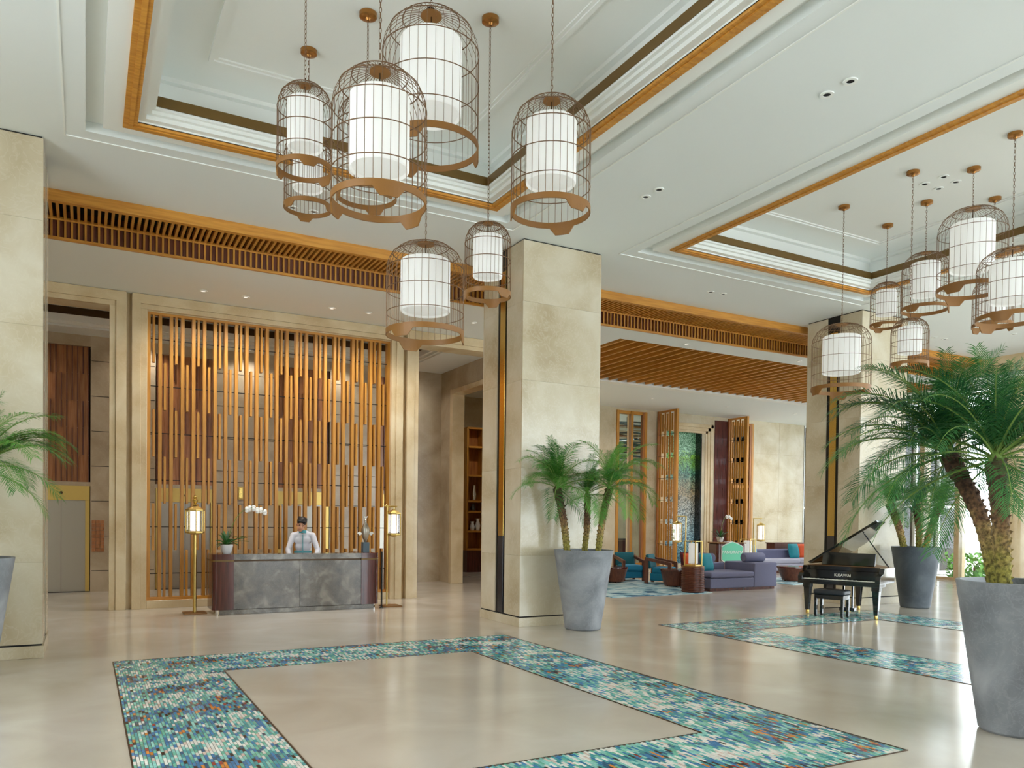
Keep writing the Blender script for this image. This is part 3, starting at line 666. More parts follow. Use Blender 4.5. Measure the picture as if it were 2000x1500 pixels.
rbox('back_rest', 'sofa_fabric', sf, 0.70, 1.50, 1.06, 1.3, 0.07, 0.66, 0.04)
MB().lathe([(0, -0.26), (0.1, -0.26), (0.13, -0.23), (0.13, 0.23), (0.1, 0.26), (0, 0.26)], 20, M=Matrix.Translation((0.86, 1.12, 0.79)) @ Matrix.Rotation(PI/2, 4, 'X')).build('back_bolster', 'sofa_fabric', sf, 40)
cushion('throw_cushion', 'teal_fabric', (SFX+0.50, SFY+0.70, 0.70), 0.52, 0.46, 0.16, 0.25, -0.25, 'teal cushion leaning on the slate sofa beside the drum table')
cushion('throw_cushion', 'orange_fabric', (SFX+0.12, SFY+0.90, 0.70), 0.46, 0.46, 0.15, 0.1, -0.2, 'burnt orange cushion tucked behind the teal cushion')
cushion('throw_cushion', 'plum_fabric', (SFX+0.22, SFY+1.1, 0.72), 0.5, 0.46, 0.14, 0.0, -0.15, 'plum cushion at the back of the slate sofa')
# far sofa
p = atd(1500, 1118, 27.0); FSX, FSY = p.x-0.5, p.y
fs = thing('long_sofa', 'long pale lilac sofa along the far lounge wall behind the piano', 'sofa', (FSX, FSY, 0))
MB().box(0, 4.2, 0.05, 0.95, 0, 0.08).build('base', 'mahogany', fs)
rbox('seat_base', 'sofa_light', fs, 0, 4.2, 0, 1.0, 0.08, 0.32); rbox('seat_cushion', 'sofa_light', fs, 0.0, 2.1, -0.02, 0.8, 0.325, 0.48, 0.05); rbox('seat_cushion', 'sofa_light', fs, 2.1, 4.2, -0.02, 0.8, 0.325, 0.48, 0.05)
rbox('back_rest', 'sofa_fabric', fs, 0, 4.2, 0.8, 1.05, 0.32, 0.80, 0.05)
cushion('throw_cushion', 'teal_fabric', (FSX+2.36, FSY+0.55, 0.74), 0.55, 0.52, 0.18, 0.1, -0.22, 'teal cushion on the far lilac sofa beside the piano')
cushion('throw_cushion', 'orange_fabric', (FSX+2.85, FSY+0.62, 0.74), 0.5, 0.5, 0.16, 0.0, -0.2, 'orange cushion on the far lilac sofa close to the marble column')
cushion('throw_cushion', 'orange_fabric', (FSX+0.02, FSY+0.6, 0.72), 0.4, 0.42, 0.18, -0.2, -0.2, 'orange cushion on the end of the far sofa by the white table lantern')
cushion('throw_cushion', 'pale_blue_fabric', (FSX+0.42, FSY+0.66, 0.73), 0.42, 0.44, 0.16, 0.1, -0.2, 'pale blue cushion on the end of the far sofa')
cb = thing('console_cabinet', 'low mahogany console behind the far sofa by the column', 'cabinet', (FSX+2.7, FSY+1.4, 0)); MB().box(-0.6, 0.9, -0.2, 0.2, 0, 0.98).build('body', 'walnut', cb); MB().box(-0.63, 0.93, -0.22, 0.22, 0.98, 1.02).build('top', 'walnut', cb)
# armchairs
def armchair(loc, rz, label):
    c = thing('armchair', label, 'armchair', loc, rz, 'teal armchairs in the lounge')
    rbox('seat_cushion', 'blue_fabric', c, -0.30, 0.30, -0.34, 0.22, 0.28, 0.46, 0.05); rbox('seat_apron', 'blue_fabric', c, -0.30, 0.30, -0.30, 0.26, 0.08, 0.29, 0.03)
    b = MB().box(-0.31, 0.31, -0.05, 0.05, 0, 0.40).build('backrest', 'teal_dark', c, 40, bevel=0.04); b.location = (0, 0.27, 0.42); b.rotation_euler = (-0.22, 0, 0)
    for s in (-1, 1):
        MB().prism([(-0.36, 0.60), (0.40, 0.74), (0.40, 0.66), (-0.36, 0.50)], s*0.32-0.035, s*0.32+0.035, M=Matrix.Rotation(PI/2, 4, 'Y') @ Matrix.Rotation(PI/2, 4, 'Z')).build('arm', 'walnut', c, bevel=0.008)
        MB().box(s*0.32-0.035, s*0.32+0.035, -0.36, -0.26, 0, 0.52).build('front_leg', 'walnut', c, bevel=0.006)
        MB().box(s*0.32-0.035, s*0.32+0.035, 0.30, 0.40, 0, 0.68).build('back_leg', 'walnut', c, bevel=0.006)
    return c
armchair((14.05, 18.5, 0.014), math.radians(-12), 'teal armchair with timber arms next to the timber window')
armchair((14.25, 17.25, 0.014), math.radians(35), 'teal armchair with timber arms between the two tapered tables')
def tapered_table(loc, r0, r1, h_, label):
    t = thing('tapered_side_table', label, 'table', loc, group='tapered walnut tables')
    MB().lathe([(r0*0.98, 0.03), (r1*0.96, h_-0.04)], 28).build('drum', 'walnut', t, 30); MB().lathe([(0, h_-0.04), (r1, h_-0.04), (r1, h_), (0, h_)], 28).build('top', 'mahogany', t, 30)
    for i in range(3): MB().lathe([(0.02, 0), (0.02, 0.03)], 8, c=(r0*0.7*math.cos(i*2.1), r0*0.7*math.sin(i*2.1), 0)).build('foot', 'black_metal', t)
tapered_table((12.42*K, 16.95*K, 0.014), 0.25, 0.36, 0.44, 'tapered walnut table beside the teal armchair by the window')
tapered_table((13.15*K, 15.4*K, 0.014), 0.30, 0.40, 0.46, 'tapered walnut table touching the ribbed drum table')
tapered_table((17.55*K, 15.55*K, 0.014), 0.30, 0.46, 0.44, 'tapered dark table in front of the far lilac sofa')
# ribbed drum with brass lantern
dr = thing('ribbed_drum_table', 'ribbed copper brown drum table at the corner of the slate sofa', 'table', (12.45*K, 13.95*K, 0.014))
prof = [(0.24, 0.0)]
for i in range(14): z = 0.01+i*0.044; prof += [(0.262, z+0.004), (0.285, z+0.014), (0.285, z+0.030), (0.262, z+0.040)]
MB().lathe(prof+[(0.26, 0.63)], 32).build('ribbed_body', 'walnut', dr, 25); MB().lathe([(0, 0.63), (0.27, 0.63), (0.27, 0.65), (0, 0.65)], 32).build('top', 'copper', dr, 30)
def table_lantern(loc, w_, h_, label):
    t = thing('table_lantern', label, 'lantern', loc, 0.3, 'brass framed table lanterns')
    MB().box(-w_/2, w_/2, -w_/2, w_/2, 0, 0.03).build('base', 'gold_satin', t, bevel=0.004)
    for sx in (-1, 1):
        for sy in (-1, 1): MB().box(sx*w_/2-0.012, sx*w_/2+0.012, sy*w_/2-0.012, sy*w_/2+0.012, 0.0, h_).build('post', 'gold_satin', t)
    fr = MB(); 
    for s in (-1, 1): fr.box(-w_/2, w_/2, s*w_/2-0.012, s*w_/2+0.012, h_-0.02, h_); fr.box(s*w_/2-0.012, s*w_/2+0.012, -w_/2, w_/2, h_-0.02, h_)
    fr.build('top_frame', 'gold_satin', t)
    MB().lathe([(0, 0.06), (w_*0.38, 0.06), (w_*0.38, h_-0.06), (0, h_-0.06)], 24).build('shade', 'lamp_shade', t, 40)
table_lantern((12.45*K, 13.95*K, 0.664), 0.30, 0.62, 'brass framed lantern standing on the ribbed drum table')
p = atd(1460, 1090, 25.0)
sd = thing('square_side_table', 'dark square side table between the two sofas', 'table', (p.x, p.y, 0)); MB().box(-0.3, 0.3, -0.3, 0.3, 0, 0.58).build('body', 'walnut', sd); MB().box(-0.32, 0.32, -0.32, 0.32, 0.58, 0.61).build('top', 'mahogany', sd)
table_lantern((p.x, p.y, 0.61), 0.34, 0.62, 'brass framed lantern with white shade standing on the square side table')
# pole lamps with hanging lantern
def lantern_body(parent, c, r, h_, finial=True):
    x, y, z = c
    MB().lathe([(0.0, -0.04), (r*0.35, -0.03), (r*1.05, 0.0), (r*1.05, 0.025), (r*0.4, 0.03), (0, 0.03)], 8, c=c).build('bottom_plate', 'gold_satin', parent)
    MB().lathe([(0, 0), (r*1.08, 0), (r*1.08, 0.02), (r*0.5, 0.07), (r*0.2, 0.09), (0, 0.09)], 8, c=(x, y, z+h_)).build('cap', 'gold_satin', parent)
    for i in range(8):
        a = 2*PI*i/8; MB().tube([(x+r*math.cos(a), y+r*math.sin(a), z+0.02), (x+r*math.cos(a), y+r*math.sin(a), z+h_)], 0.008, 4).build('bar', 'gold', parent)
    MB().lathe([(r*0.97, 0.02), (r*0.97, h_)], 8, c=c, a0=0).build('glass', 'glass', parent)
    MB().lathe([(0, 0.04), (r*0.52, 0.04), (r*0.52, h_-0.01), (0, h_-0.01)], 20, c=c).build('shade', 'lit_shade', parent, 40)
    if finial: MB().lathe([(0.0, 0.09), (0.05, 0.1), (0.02, 0.13), (0.045, 0.16), (0.05, 0.19), (0.018, 0.22), (0.035, 0.25), (0.0, 0.29)], 12, c=(x, y, z+h_)).build('finial', 'gold', parent, 40)
def pole_lamp(loc, rz, hh, arm, label):
    t = thing('pole_lantern_lamp', label, 'floor lamp', loc, rz, 'brass pole lamps with a hanging lantern')
    MB().box(-0.2, 0.2, -0.2, 0.2, 0, 0.02).build('base', 'gold_satin', t, bevel=0.004); MB().tube([(0, 0, 0.02), (0, 0, hh)], 0.018, 8).build('pole', 'gold_satin', t, 40)
    MB().tube([(0.03, 0, hh-0.01), (arm, 0, hh-0.01)], 0.014, 8).build('arm', 'gold_satin', t); MB().tube([(arm*0.86, 0, hh-0.01), (arm*0.86, 0, hh-0.14)], 0.007, 6).build('hook', 'gold', t)
    lantern_body(t, (arm*0.86, 0, hh-0.74), 0.13, 0.5, False)
p = atz(1338, 1138, 0); q = CAM + (p-CAM); pole_lamp((q.x, q.y, 0), math.radians(180-10), 1.92, 0.33, 'brass pole lamp with hanging lantern before the open slatted leaf and landscape art')
p = atd(1470, 1122, 25.6); pole_lamp((p.x, p.y, 0), math.radians(-20), 1.90, 0.30, 'brass pole lamp with hanging lantern near the far sofa')
# host desk with sign and orchid
p = atd(1413, 1057, 23.5); HX, HY = p.x, p.y
hd = thing('host_stand', 'mahogany host stand with a mint green sign reading PANORAMA', 'host stand', (HX, HY, 0), math.radians(-16))
MB().box(-0.35, 0.58, -0.28, 0.28, 0.0, 1.12).build('body', 'mahogany', hd, bevel=0.05); MB().box(-0.37, 0.60, -0.30, 0.30, 1.12, 1.15).build('top', 'copper', hd, bevel=0.004)
for i in range(14): MB().box(-0.30+i*0.06, -0.27+i*0.06, -0.29, -0.28, 0.05, 1.10).build('flute', 'walnut', hd)
sp = [(-0.33, -0.22), (-0.33, 0.16), (-0.18, 0.24), (0, 0.30), (0.18, 0.24), (0.33, 0.16), (0.33, -0.22), (0.2, -0.30), (0, -0.36), (-0.2, -0.30)]
sg = MB().prism(sp, 0.0, 0.03, M=Matrix.Translation((0.13, -0.30, 0.86)) @ Matrix.Rotation(PI/2, 4, 'X')).build('sign', 'sign_mint', hd)
sb = MB().prism([(x*1.07, y*1.07) for x, y in sp], -0.01, 0.015, M=Matrix.Translation((0.13, -0.30, 0.86)) @ Matrix.Rotation(PI/2, 4, 'X')).build('sign_border', 'sign_white', hd)
def text(parent, s, size, mat, M, name='lettering', ext=0.004):
    cu = D.curves.new(name, 'FONT'); cu.body = s; cu.size = size; cu.align_x = 'CENTER'; cu.align_y = 'CENTER'; cu.extrude = ext; cu.resolution_u = 3
    to = D.objects.new('tmp_text', cu); COL.objects.link(to); bpy.context.view_layer.update()
    me = D.meshes.new_from_object(to.evaluated_get(bpy.context.evaluated_depsgraph_get())); COL.objects.unlink(to); D.objects.remove(to)
    me.materials.clear(); me.materials.append(MATS[mat]); me.transform(M); o = D.objects.new(name, me); COL.objects.link(o); o.parent = parent; return o
text(hd, 'PANORAMA', 0.128, 'sign_white', Matrix.Translation((0.13, -0.338, 0.86)) @ Matrix.Rotation(PI/2, 4, 'X'))
MB().box(0.05, 0.27, -0.1, 0.05, 1.15, 1.17).build('menu_card', 'white_ceramic', hd); 
def orchid(loc, rz, s, label, spike=True):
    t = thing('potted_orchid', label, 'plant', loc, rz); r_ = random.Random(5)
    MB().lathe([(0, 0), (0.055*s, 0), (0.075*s, 0.02*s), (0.105*s, 0.15*s), (0.095*s, 0.15*s), (0.07*s, 0.03*s), (0, 0.03*s)], 20).build('pot', 'white_ceramic', t, 40)
    MB().lathe([(0, 0.135*s), (0.094*s, 0.135*s)], 16).build('moss', 'soil', t)
    for i in range(26):
        a = r_.uniform(0, 2*PI); L = r_.uniform(0.24, 0.46)*s; up = r_.uniform(0.5, 1.4); mb = MB(); o = 0; pts = []
        for q in range(6):
            u = q/5; pts.append(Vector((math.cos(a)*L*u*math.cos(up), math.sin(a)*L*u*math.cos(up), 0.13*s+L*math.sin(up)*u-0.16*s*u*u)))
        side = Vector((-math.sin(a), math.cos(a), 0))
        for q, p_ in enumerate(pts):
            wd = 0.022*s*math.sin(PI*min(1, (q+0.6)/5.6)); mb.v += [tuple(p_-side*wd), tuple(p_+Vector((0, 0, -0.008))), tuple(p_+side*wd)]
        for q in range(5): mb.f += [(q*3, q*3+1, q*3+4, q*3+3), (q*3+1, q*3+2, q*3+5, q*3+4)]
        mb.build('leaf', 'plant_leaf', t, 60)
    sp_ = []
    for q in range(15):
        u = q/14; sp_.append((s*(0.02+0.58*u**1.6), 0.0, s*(0.15+0.60*math.sin(u*2.05))))
    MB().tube(sp_, 0.006*s, 5).build('stem', 'rachis', t)
    for q in range(9, 15):
        c = Vector(sp_[q]) + Vector((0, r_.uniform(-0.03, 0.03), r_.uniform(-0.03, 0.01)))*s; mb = MB()
        for j in range(5):
            a = 2*PI*j/5+q; d_ = Vector((math.cos(a)*0.3, math.cos(a)*0.8, math.sin(a))); 
            mb.ball((c.x+d_.x*0.03*s, c.y+d_.y*0.03*s-0.01, c.z+d_.z*0.03*s-0.012*s), (0.03*s, 0.012*s, 0.024*s), 8, 5)
        mb.build('blossom', 'petal', t, 80)
orchid((HX-0.12, HY+0.02, 1.15), 0.3, 1.05, 'white orchid in a pot on the mahogany host stand')
# ================================================================== SLAT SCREEN
SCX0, SCX1, SCZ0, SCZ1, SCY = 0.95*K, 5.46*K, 0.14*K, 5.26*K, YB+0.13
scr = thing('slatted_oak_screen', 'tall honey oak slatted screen with staggered short slats behind the reception desk', 'screen', (SCX0, SCY, SCZ0))
SW, SH = SCX1-SCX0, SCZ1-SCZ0
MB().box(0, SW, -0.05, 0.05, 0, 0.06).build('bottom_rail', 'oak_x', scr, bevel=0.003); MB().box(0, SW, -0.05, 0.05, SH-0.045, SH).build('top_rail', 'oak_x', scr, bevel=0.003)
NG = 24; gp = (SW-0.06)/NG; zz0, zz1 = 0.06, SH-0.045; lv = (zz1-zz0)/6
ml = MB().box(-0.03, 0.03, -0.05, 0.09, zz0, zz1).mesh('long_slat', 'oak'); mshort = MB().box(-0.02, 0.02, -0.045, 0.08, 0.0, lv).mesh('short_slat', 'oak')
for i in range(NG+1): link('long_slat', ml, scr, loc=(0.03+gp*i, 0, 0))
for i in range(NG):
    for q in range(6):
        lev = 5-q
        if lev % 2 == i % 2: link('short_slat', mshort, scr, loc=(0.03+gp*(i+0.5)-0.012, 0, zz0+lv*q))
for q in range(6): MB().box(0.03, SW-0.03, 0.0, 0.012, zz0+lv*(q+0.5)-0.008, zz0+lv*(q+0.5)+0.008).build('rod', 'dark_slot', scr)
MB().box(0.0, SW, -0.045, 0.05, -0.012, 0.0).build('shadow_gap', 'dark_slot', scr)

# ================================================================== RECEPTION DESK
DX0, DX1, DY, DH = 1.86*K, 4.76*K, 13.8*K, 1.075
dk = thing('reception_desk', 'grey marble reception desk with mahogany rounded ends', 'reception desk', (DX0, DY, 0))
DW = DX1-DX0; ew = 0.36; DD = 0.72
def rounded(x0, x1, y0, y1, r, corners, n=6):
    P = []
    for (cx_, cy_, a0, key) in ((x0+r, y0+r, PI, 'fl'), (x1-r, y0+r, 1.5*PI, 'fr'), (x1-r, y1-r, 0, 'br'), (x0+r, y1-r, 0.5*PI, 'bl')):
        if key in corners: P += [(cx_+r*math.cos(a0+PI/2*i/n), cy_+r*math.sin(a0+PI/2*i/n)) for i in range(n+1)]
        else: P.append({'fl': (x0, y0), 'fr': (x1, y0), 'br': (x1, y1), 'bl': (x0, y1)}[key])
    return P
for x0, x1, cr in ((0, ew, ('fl', 'bl')), (DW-ew, DW, ('fr', 'br'))):
    MB().prism(rounded(x0, x1, 0, DD, 0.09, cr), 0.08, 0.945).build('end_block', 'mahogany', dk, 30)
    MB().prism(rounded(x0-0.004, x1+0.004, -0.004, DD+0.004, 0.09, cr), 0.945, 0.975).build('metal_band', 'bronze', dk, 30)
    MB().prism(rounded(x0, x1, 0, DD, 0.09, cr), 0.975, DH).build('end_block_top', 'mahogany', dk, 30)
    MB().prism(rounded(x0+0.05, x1-0.05, 0.05, DD, 0.06, cr), 0.0, 0.08).build('end_plinth', 'chrome', dk, 30)
half = (DW-2*ew)/2
for i in range(2): MB().box(ew+half*i+0.002, ew+half*(i+1)-0.002, 0.012, 0.06, 0.085, 0.945).build('front_panel', 'marble_grey', dk, bevel=0.002)
MB().box(ew, DW-ew, 0.03, 0.07, 0.945, 0.972).build('front_band', 'dark_bronze', dk)
MB().box(ew, DW-ew, 0.005, 0.33, 0.972, DH).build('transaction_top', 'marble_grey', dk, bevel=0.004)
MB().box(ew, DW-ew, 0.33, DD, 0.72, 0.76).build('work_top', 'mahogany', dk)
MB().box(0.12, DW-0.12, -0.02, 0.1, 0.0, 0.08).build('plinth', 'marble_grey', dk, bevel=0.003)
MB().box(ew, DW-ew, 0.06, 0.1, 0.08, 0.945).build('carcass', 'mahogany', dk)
orchid((DX0+0.28, DY+0.30, DH), 0.0, 1.12, 'white orchid arching from a white bowl on the left end of the reception desk')
# silver fish sculpture on a slate block
sc = thing('silver_sculpture', 'silver fish sculpture on a slate block on the right end of the desk', 'sculpture', (DX1-0.19, DY+0.3, DH))
MB().box(-0.065, 0.065, -0.065, 0.065, 0, 0.20).build('block', 'pedestal', sc, bevel=0.006)
MB().lathe([(0, 0.20), (0.02, 0.20), (0.035, 0.24), (0.06, 0.30), (0.085, 0.40), (0.08, 0.47), (0.045, 0.55), (0.018, 0.60), (0.03, 0.64), (0.0, 0.68)], 14).build('fish_body', 'steel', sc, 50)
for s in (-1, 1): MB().prism([(0, 0), (s*0.07, 0.03), (s*0.11, 0.0), (s*0.05, -0.05)], -0.008, 0.008, M=Matrix.Translation((s*0.06, 0, 0.38)) @ Matrix.Rotation(PI/2, 4, 'X')).build('fin', 'steel', sc)
MB().prism([(0, 0), (0.05, 0.08), (0, 0.06), (-0.05, 0.08)], -0.01, 0.01, M=Matrix.Translation((0, 0, 0.64)) @ Matrix.Rotation(PI/2, 4, 'X')).build('tail', 'steel', sc)
# standing lanterns beside the desk
def stand_lamp(loc, label):
    t = thing('standing_lantern', label, 'floor lamp', loc, 0.0, 'standing brass lanterns beside the desk')
    MB().box(-0.19, 0.19, -0.19, 0.19, 0, 0.025).build('base', 'copper', t, bevel=0.004)
    MB().tube([(0, 0, 0.025), (0, 0, 1.42)], 0.03, 12).build('pole', 'gold_satin', t, 40)
    lantern_body(t, (0, 0, 1.45), 0.155, 0.40)
    return t
p = atz(380, 1198); stand_lamp((p.x, p.y, 0), 'standing brass lantern on a square base left of the reception desk')
t = thing('pole_lantern_lamp', 'tall brass pole lamp with a hanging lantern right of the reception desk', 'floor lamp', (0, 0, 0)); p = atz(755, 1184); t.location = (p.x, p.y, 0)
MB().box(-0.10, 0.26, -0.19, 0.19, 0, 0.02).build('base', 'copper', t, bevel=0.004); MB().tube([(0, 0, 0.02), (0, 0, 2.02)], 0.016, 10).build('pole', 'gold_satin', t, 40)
MB().tube([(-0.04, 0, 1.99), (0.2, 0, 1.99)], 0.014, 8).build('arm', 'gold_satin', t); MB().tube([(0.14, 0, 1.99), (0.14, 0, 1.9)], 0.007, 6).build('hook', 'gold', t); MB().ball((-0.04, 0, 1.99), 0.03).build('knob', 'gold', t)
lantern_body(t, (0.14, 0, 1.42), 0.135, 0.42, False)
# black post beside the desk
bp = thing('black_desk_pole', 'thin black pole with a cable on the right end of the desk', 'pole', (DX1+0.03, DY-0.06, 0)); MB().tube([(0, 0, 0.02), (0, 0, 1.10)], 0.018, 8).build('pole', 'black_metal', bp); MB().lathe([(0, 0), (0.04, 0), (0.04, 0.02), (0, 0.02)], 16).build('foot', 'black_metal', bp); MB().tube([(0.03, 0.02, 0.012), (0.03, 0.06, 0.012), (0.04, 0.1, 0.012)], 0.008, 6).build('cable', 'black_metal', bp)

# ================================================================== RECEPTIONIST
pm = atd(592, 1012, 1.0); d_ = ray(592, 1012); yy = 14.86*K; PX, PY = d_.x*yy/d_.y, yy
man = thing('person', 'person in a white tunic with teal collar smiling down behind the reception desk', 'person', (PX, PY, 0), math.radians(-14))
def caps(mb, p, q, r0, r1, n=12):
    p, q = Vector(p), Vector(q)
    mb.tube([p+(q-p)*i/3 for i in range(4)], [r0+(r1-r0)*i/3 for i in range(4)], n); mb.ball(tuple(p), r0*1.0, n, 8); mb.ball(tuple(q), r1*1.0, n, 8)
LEAN = 0.10
def joints(s):
    return dict(sh=(s*0.185, -0.05, 1.39), el=(s*0.285, -0.14, 1.11), wr=(s*0.235, -0.33, 0.85), ha=(s*0.20, -0.43, 0.80))
def remesh(o, vox, it=6):
    r = o.modifiers.new('remesh', 'REMESH'); r.mode = 'VOXEL'; r.voxel_size = vox; r.use_smooth_shade = True
    s = o.modifiers.new('smooth', 'SMOOTH'); s.iterations = it; s.factor = 0.5
HC = Vector((-0.035, -0.17, 1.60))       # head centre, bowed forward
HM = Matrix.Translation(HC) @ Matrix.Rotation(0.22, 4, 'Y') @ Matrix.Rotation(0.34, 4, 'X') @ Matrix.Scale(1.12, 4)
bd = MB()
bd.ball((0, 0.01, 0.03), (0.072, 0.092, 0.105), 20, 14, M=HM); bd.ball((0, -0.022, -0.045), (0.056, 0.066, 0.075), 16, 12, M=HM)
bd.ball((0, -0.092, -0.015), (0.012, 0.017, 0.022), 8, 6, M=HM)
for s in (-1, 1): bd.ball((s*0.074, 0.012, -0.01), (0.012, 0.02, 0.03), 8, 6, M=HM)
caps(bd, (-0.02, -0.10, 1.52), (0, -0.055, 1.40), 0.05, 0.058)
for z, rx, ry, yc in ((1.36, 0.15, 0.085, -0.04), (1.22, 0.145, 0.09, -0.03), (1.08, 0.125, 0.08, 0.0), (0.95, 0.135, 0.09, 0.02), (0.88, 0.145, 0.10, 0.02)): bd.ball((0, yc, z), (rx, ry, 0.13), 16, 10)
for s in (-1, 1):
    j = joints(s); caps(bd, j['sh'], j['el'], 0.048, 0.037); caps(bd, j['el'], j['wr'], 0.037, 0.026)
    bd.ball((s*0.225, -0.385, 0.80), (0.04, 0.05, 0.018), 12, 8)
    for i, (dx_, L) in enumerate(((-0.03, 0.062), (-0.01, 0.075), (0.011, 0.07), (0.03, 0.055))):
        a = Vector((s*0.225+dx_, -0.425, 0.80)); caps(bd, a, a+Vector((0, -L*0.55, 0.004)), 0.009, 0.0085, 8); caps(bd, a+Vector((0, -L*0.55, 0.004)), a+Vector((0, -L, -0.012)), 0.0085, 0.0075, 8)
    a = Vector((s*0.225-s*0.036, -0.37, 0.80)); caps(bd, a, a+Vector((-s*0.035, -0.035, 0)), 0.011, 0.009, 8)
    caps(bd, (s*0.085, 0.02, 0.86), (s*0.095, 0.0, 0.47), 0.082, 0.058); caps(bd, (s*0.095, 0.0, 0.47), (s*0.1, 0.04, 0.09), 0.056, 0.04); bd.ball((s*0.1, -0.03, 0.045), (0.042, 0.115, 0.04), 12, 8)
body = bd.build('body', 'skin', man); remesh(body, 0.009)
st = MB()
for z, rx, ry, yc in ((1.385, 0.165, 0.085, -0.045), (1.30, 0.178, 0.105, -0.045), (1.18, 0.168, 0.108, -0.03), (1.06, 0.15, 0.098, 0.0), (0.95, 0.155, 0.105, 0.02), (0.86, 0.168, 0.115, 0.02)): st.ball((0, yc, z), (rx, ry, 0.12), 18, 10)
for s in (-1, 1):
    j = joints(s); caps(st, j['sh'], j['el'], 0.064, 0.052); caps(st, j['el'], (s*0.236, -0.32, 0.862), 0.052, 0.040)
    caps(st, (0, -0.05, 1.42), j['sh'], 0.062, 0.06)
shirt = st.build('shirt', 'shirt', man); remesh(shirt, 0.011, 5)
tr_ = MB()
for s in (-1, 1): caps(tr_, (s*0.085, 0.02, 0.86), (s*0.095, 0.0, 0.47), 0.098, 0.078); caps(tr_, (s*0.095, 0.0, 0.47), (s*0.1, 0.03, 0.10), 0.078, 0.066)
tr_.ball((0, 0.02, 0.88), (0.165, 0.115, 0.1), 16, 10); trs = tr_.build('trousers', 'dark_cloth', man); remesh(trs, 0.012)
for s in (-1, 1): MB().ball((s*0.1, -0.035, 0.042), (0.05, 0.13, 0.042), 14, 8).build('shoe', 'black_lacquer', man, 60)
MB().ring([(0.062, -0.03), (0.075, -0.03), (0.068, 0.03), (0.056, 0.03)], 24, (-0.005, -0.085, 1.468)).build('collar', 'shirt_trim', man, 60)
MB().ring([(0.0, -0.02), (0.006, -0.02), (0.006, 0.02), (0.0, 0.02)], 4).build('button_band', 'shirt_trim', man, loc=(0, -0.15, 1.3))
bb = MB(); bb.box(-0.007, 0.007, -0.004, 0.004, -0.28, 0.14); o = bb.build('placket', 'shirt_trim', man); o.location = (0, -0.147, 1.27); o.rotation_euler = (-0.10, 0, 0)
bl_ = MB()
for i in range(32): pass
prof = [(1.0, -0.022), (1.035, -0.022), (1.035, 0.022), (1.0, 0.022)]; mb = MB().ring([(r, z) for r, z in prof], 32); mb.v = [(x*0.168, y*0.116+0.0, z+1.062) for x, y, z in mb.v]; mb.build('waist_band', 'shirt_trim', man, 60)
hr = MB(); hr.ball((0, 0.022, 0.062), (0.081, 0.098, 0.088), 20, 12, M=HM)
for i in range(26):
    a = 2*PI*i/26; hr.ball((0.062*math.cos(a), 0.02+0.078*math.sin(a), 0.075+0.03*math.sin(3*a)), (0.026, 0.03, 0.03), 8, 6, M=HM)
for i in range(7): hr.ball((-0.055+i*0.018, -0.062-0.012*math.cos((i-3)*0.5), 0.088), (0.017, 0.02, 0.022), 8, 6, M=HM)
h = hr.build('hair', 'hair', man); remesh(h, 0.008, 2)
for s in (-1, 1):
    MB().ball((s*0.029, -0.076, 0.012), (0.013, 0.006, 0.005), 8, 6, M=HM).build('eye', 'hair', man, 60); MB().ball((s*0.030, -0.077, 0.034), (0.019, 0.006, 0.0045), 8, 6, M=HM).build('eyebrow', 'hair', man, 60)
mo = MB(); mo.tube([HM @ Vector((x, -0.084+abs(x)*0.35, -0.062+abs(x)**1.6*2.6)) for x in (-0.027, -0.018, -0.008, 0, 0.008, 0.018, 0.027)], [0.003, 0.005, 0.006, 0.0065, 0.006, 0.005, 0.003], 6); mo.build('mouth', 'skin_shade', man, 60)

